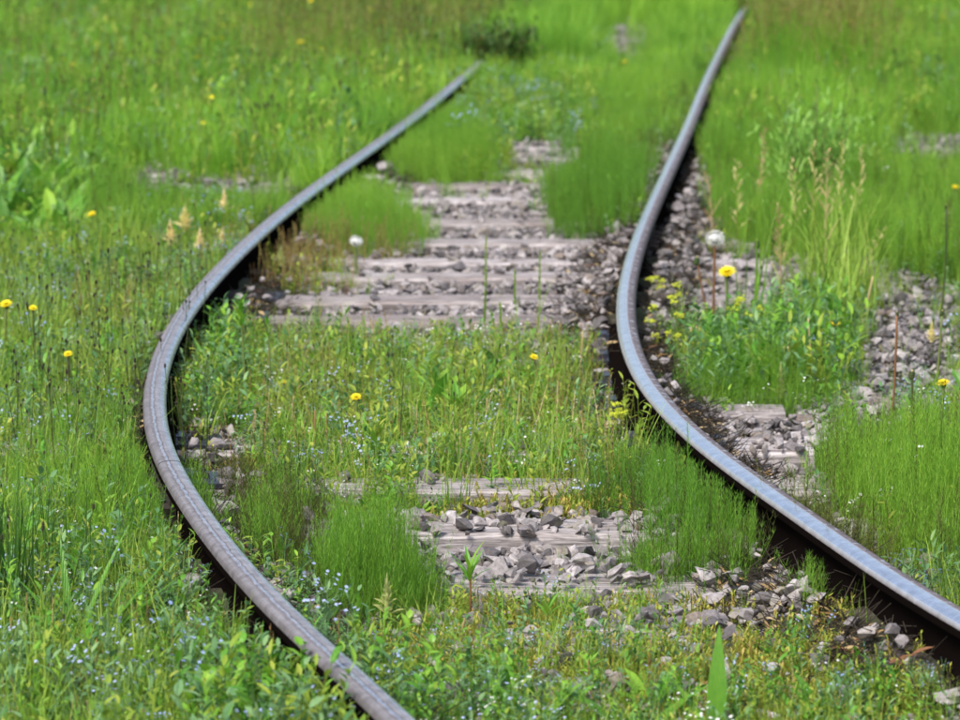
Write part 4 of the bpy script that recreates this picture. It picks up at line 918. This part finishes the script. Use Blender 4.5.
PN = [(738, 160, 742, 262, 0, "leftmost seeding grass of the right meadow, nearest the rail"), (765, 128, 762, 240, 1, "brownish seeding grass before the blurred pale bush"), (792, 158, 795, 270, 0, "seeding grass behind the small dandelion, left of the thick group"),
      (813, 142, 812, 290, 0, "seeding grass with a straight stem, inside the thick group"), (828, 150, 826, 300, 1, "straw-coloured seeding grass, tallest of the thick group"), (842, 140, 838, 275, 0, "seeding grass at the right of the thick group, upright head"),
      (862, 145, 846, 260, 0, "arching seeding grass leaning right out of the thick group"), (778, 205, 780, 300, 1, "short seeding grass over the two dark buds"), (706, 172, 712, 248, 1, "thin seeding grass over the stones beside the right rail"),
      (884, 228, 838, 310, 0, "seeding grass bowed far over to the right")]
for a, b_, c, d, r_, l in PN: panicle(a, b_, c, d, l, bool(r_), random.uniform(-.02, .02))

def straw(px, py, bx_, by_, label, r=.0028, mat=None, sag=0.):
    B, T = stem_to(px, py, bx_, by_); b = MB(); b.tube(curve((0, 0, 0), T, sag, 6), [r, r, r * .95, r * .9, r * .85, r * .8, r * .7], 6)
    b.blade(T[0] * .6, 0, T[2] * .6, random.uniform(0, 6.28), .03, .006, .7, .6, 3, 0, 'lance')
    o = b.build("dry_stem", mat or G_DRY, loc=B, smoothed=True); tag(o, label, "dry stem", "dry stems left from last year")
for a in ((873, 276, 856, 350, "thick straw stem leaning right over the right-hand ballast", .0042), (808, 318, 814, 392, "short straw stem leaning left in the dandelion patch"), (404, 366, 398, 468, "dark upright dead stalk between the rails, rising past the bright dandelion", .002, G_STALK),
          (315, 410, 316, 478, "paired brown stalk, left one, inside the left rail", .0035, G_RUST), (326, 412, 327, 470, "paired brown stalk, right one, inside the left rail", .003, G_RUST), (464, 618, 458, 662, "broken pale reed beneath the red-stemmed shoot", .0045),
          (588, 660, 592, 712, "thin red-brown stalk in the foreground weeds, upright", .002, G_RUST), (650, 640, 648, 705, "thin red-brown stalk leaning beside the foreground weeds", .002, G_RUST), (583, 330, 578, 400, "yellowed straw standing inside the right rail", .0025),
          (922, 612, 925, 668, "red-brown stub in front of the black underside of the right rail", .004, G_RUST), (487, 398, 484, 450, "pale straw in the middle of the track", .002), (270, 205, 272, 250, "dry stalk close behind the left rail's bend", .002, G_RUST),
          (842, 420, 838, 470, "brown stalk rising out of the big horsetail thicket, left side", .002, G_REDSTEM)):
    straw(*a)
straw(80, 138, 122, 150, "bare brown twig arching in the far left meadow", .005, G_REDSTEM, -.03)
straw(112, 180, 122, 132, "short upright branch of dead wood under the arching twig", .005, G_REDSTEM)

# thin dark meadow stalks, countable near the left rail
def dark_stalk_mesh():
    st, hd = MB(), MB(); h = random.uniform(.26, .42); lx, ly = random.uniform(-.06, .06), random.uniform(-.03, .03); p = curve((0, 0, 0), (lx, ly, h), random.uniform(-.02, .02), 6)
    st.tube(p, [.0024, .0022, .002, .0019, .0017, .0015, .0013], 4); hd.blob((lx, ly, h + .004), .005, .005, random.uniform(.005, .013), 0, 4, 6)
    if random.random() < .6:
        q = p[4]; e = (q[0] + random.uniform(-.05, .05), q[1], q[2] + random.uniform(.04, .08)); st.tube([q, e], .0009, 4); hd.blob(e, .0035, .0035, .006, 0, 4, 6)
    return st.mesh("stem", G_STALK), hd.mesh("seed_head", G_HEAD), h
DS = [dark_stalk_mesh() for _ in range(7)]
n = 0
for k in range(700):
    if n >= 120: break
    px, py = (random.uniform(5, 205), random.uniform(300, 500)) if random.random() < .8 else (random.uniform(240, 470), random.uniform(420, 500))
    x, y, z = base_of(px, py); a, c, h = DS[k % 7]; t = project(x, y, z + h)
    if t[0] < 5 or y < 8 or (CLEAR[int(t[1]) + 20, int(t[0]) + 20] and random.random() < .85): continue
    if (px > 240 and random.random() < .4): continue
    s = .8 if px < 210 else .6
    o = empty("dark_headed_stalk", (x, y, z), "thin dark stalk with small black seed head " + ("left of the left rail" if px < 210 else "between the rails"), "wild plant", "dark-headed stalks in the meadow" if px < 210 else "dark-headed stalks between the rails", random.uniform(0, 6.28)); o.scale = (s, s, s)
    for nm, me in (("stem", a), ("seed_head", c)): q = bpy.data.objects.new(nm, me); COL.objects.link(q); q.parent = o
    n += 1

# dark bush shading the far end of the left rail
def bush(px, py, W, H, label, mat, n=900, sm=None):
    x, y, z = base_of(px, py); root = empty("dark_bush", (x, y, z), label, "bush"); st, lf = MB(), MB()
    for k in range(26):
        a = random.uniform(0, 6.28); e = (math.cos(a) * W * random.uniform(.1, .5), math.sin(a) * W * random.uniform(.1, .5), H * random.uniform(.5, 1)); p = curve((0, 0, 0), e, .03, 5); st.tube(p, [.008, .007, .006, .004, .003, .002], 5)
        for q in range(n // 26):
            t = random.uniform(.25, 1); i = min(4, int(t * 5)); lf.blade(p[i][0] + random.gauss(0, .06 if not sm else .09), p[i][1] + random.gauss(0, .06), p[i][2] + random.gauss(0, .06), random.uniform(0, 6.28), random.uniform(.03, .07), .02 if not sm else .012, random.uniform(.3, 1.3), .4, 3, 0, 'lance', .2)
    st.build("stems", sm or G_REDSTEM, root); lf.build("foliage", mat, root)
M_DKLEAF = leaf_mat("dark bush leaf", [(.03, .07, .015), (.10, .20, .035)], .25, .5)
bush(800, 218, .55, .60, "blurred pale leafy bush in the right meadow behind the seeding grasses", leaf_mat('pale bush leaf', [(.18, .42, .06), (.42, .66, .16)], .45, .5), 1500, M_STEMG)
bush(519, 52, .5, .42, "third dull bush at the very top of the left rail", leaf_mat("scrub leaf", [(.04, .09, .02), (.10, .20, .04)], .25, .5), 2000)
bush(490, 92, .62, .46, "dark brown green bush over the buried far end of the left rail", M_DKLEAF, 2400)
bush(462, 92, .7, .32, "lower dull green bush left of the darkest bush, far up the left rail", leaf_mat("dull bush leaf", [(.05, .10, .03), (.14, .24, .06)], .25, .5), 2200)
bush(741, 34, .12, .36, "added dark scrub standing in for shadow at the far end of the right rail", M_DKLEAF, 500)  # foliage added as a stand-in for the dark shadow strip on the rail
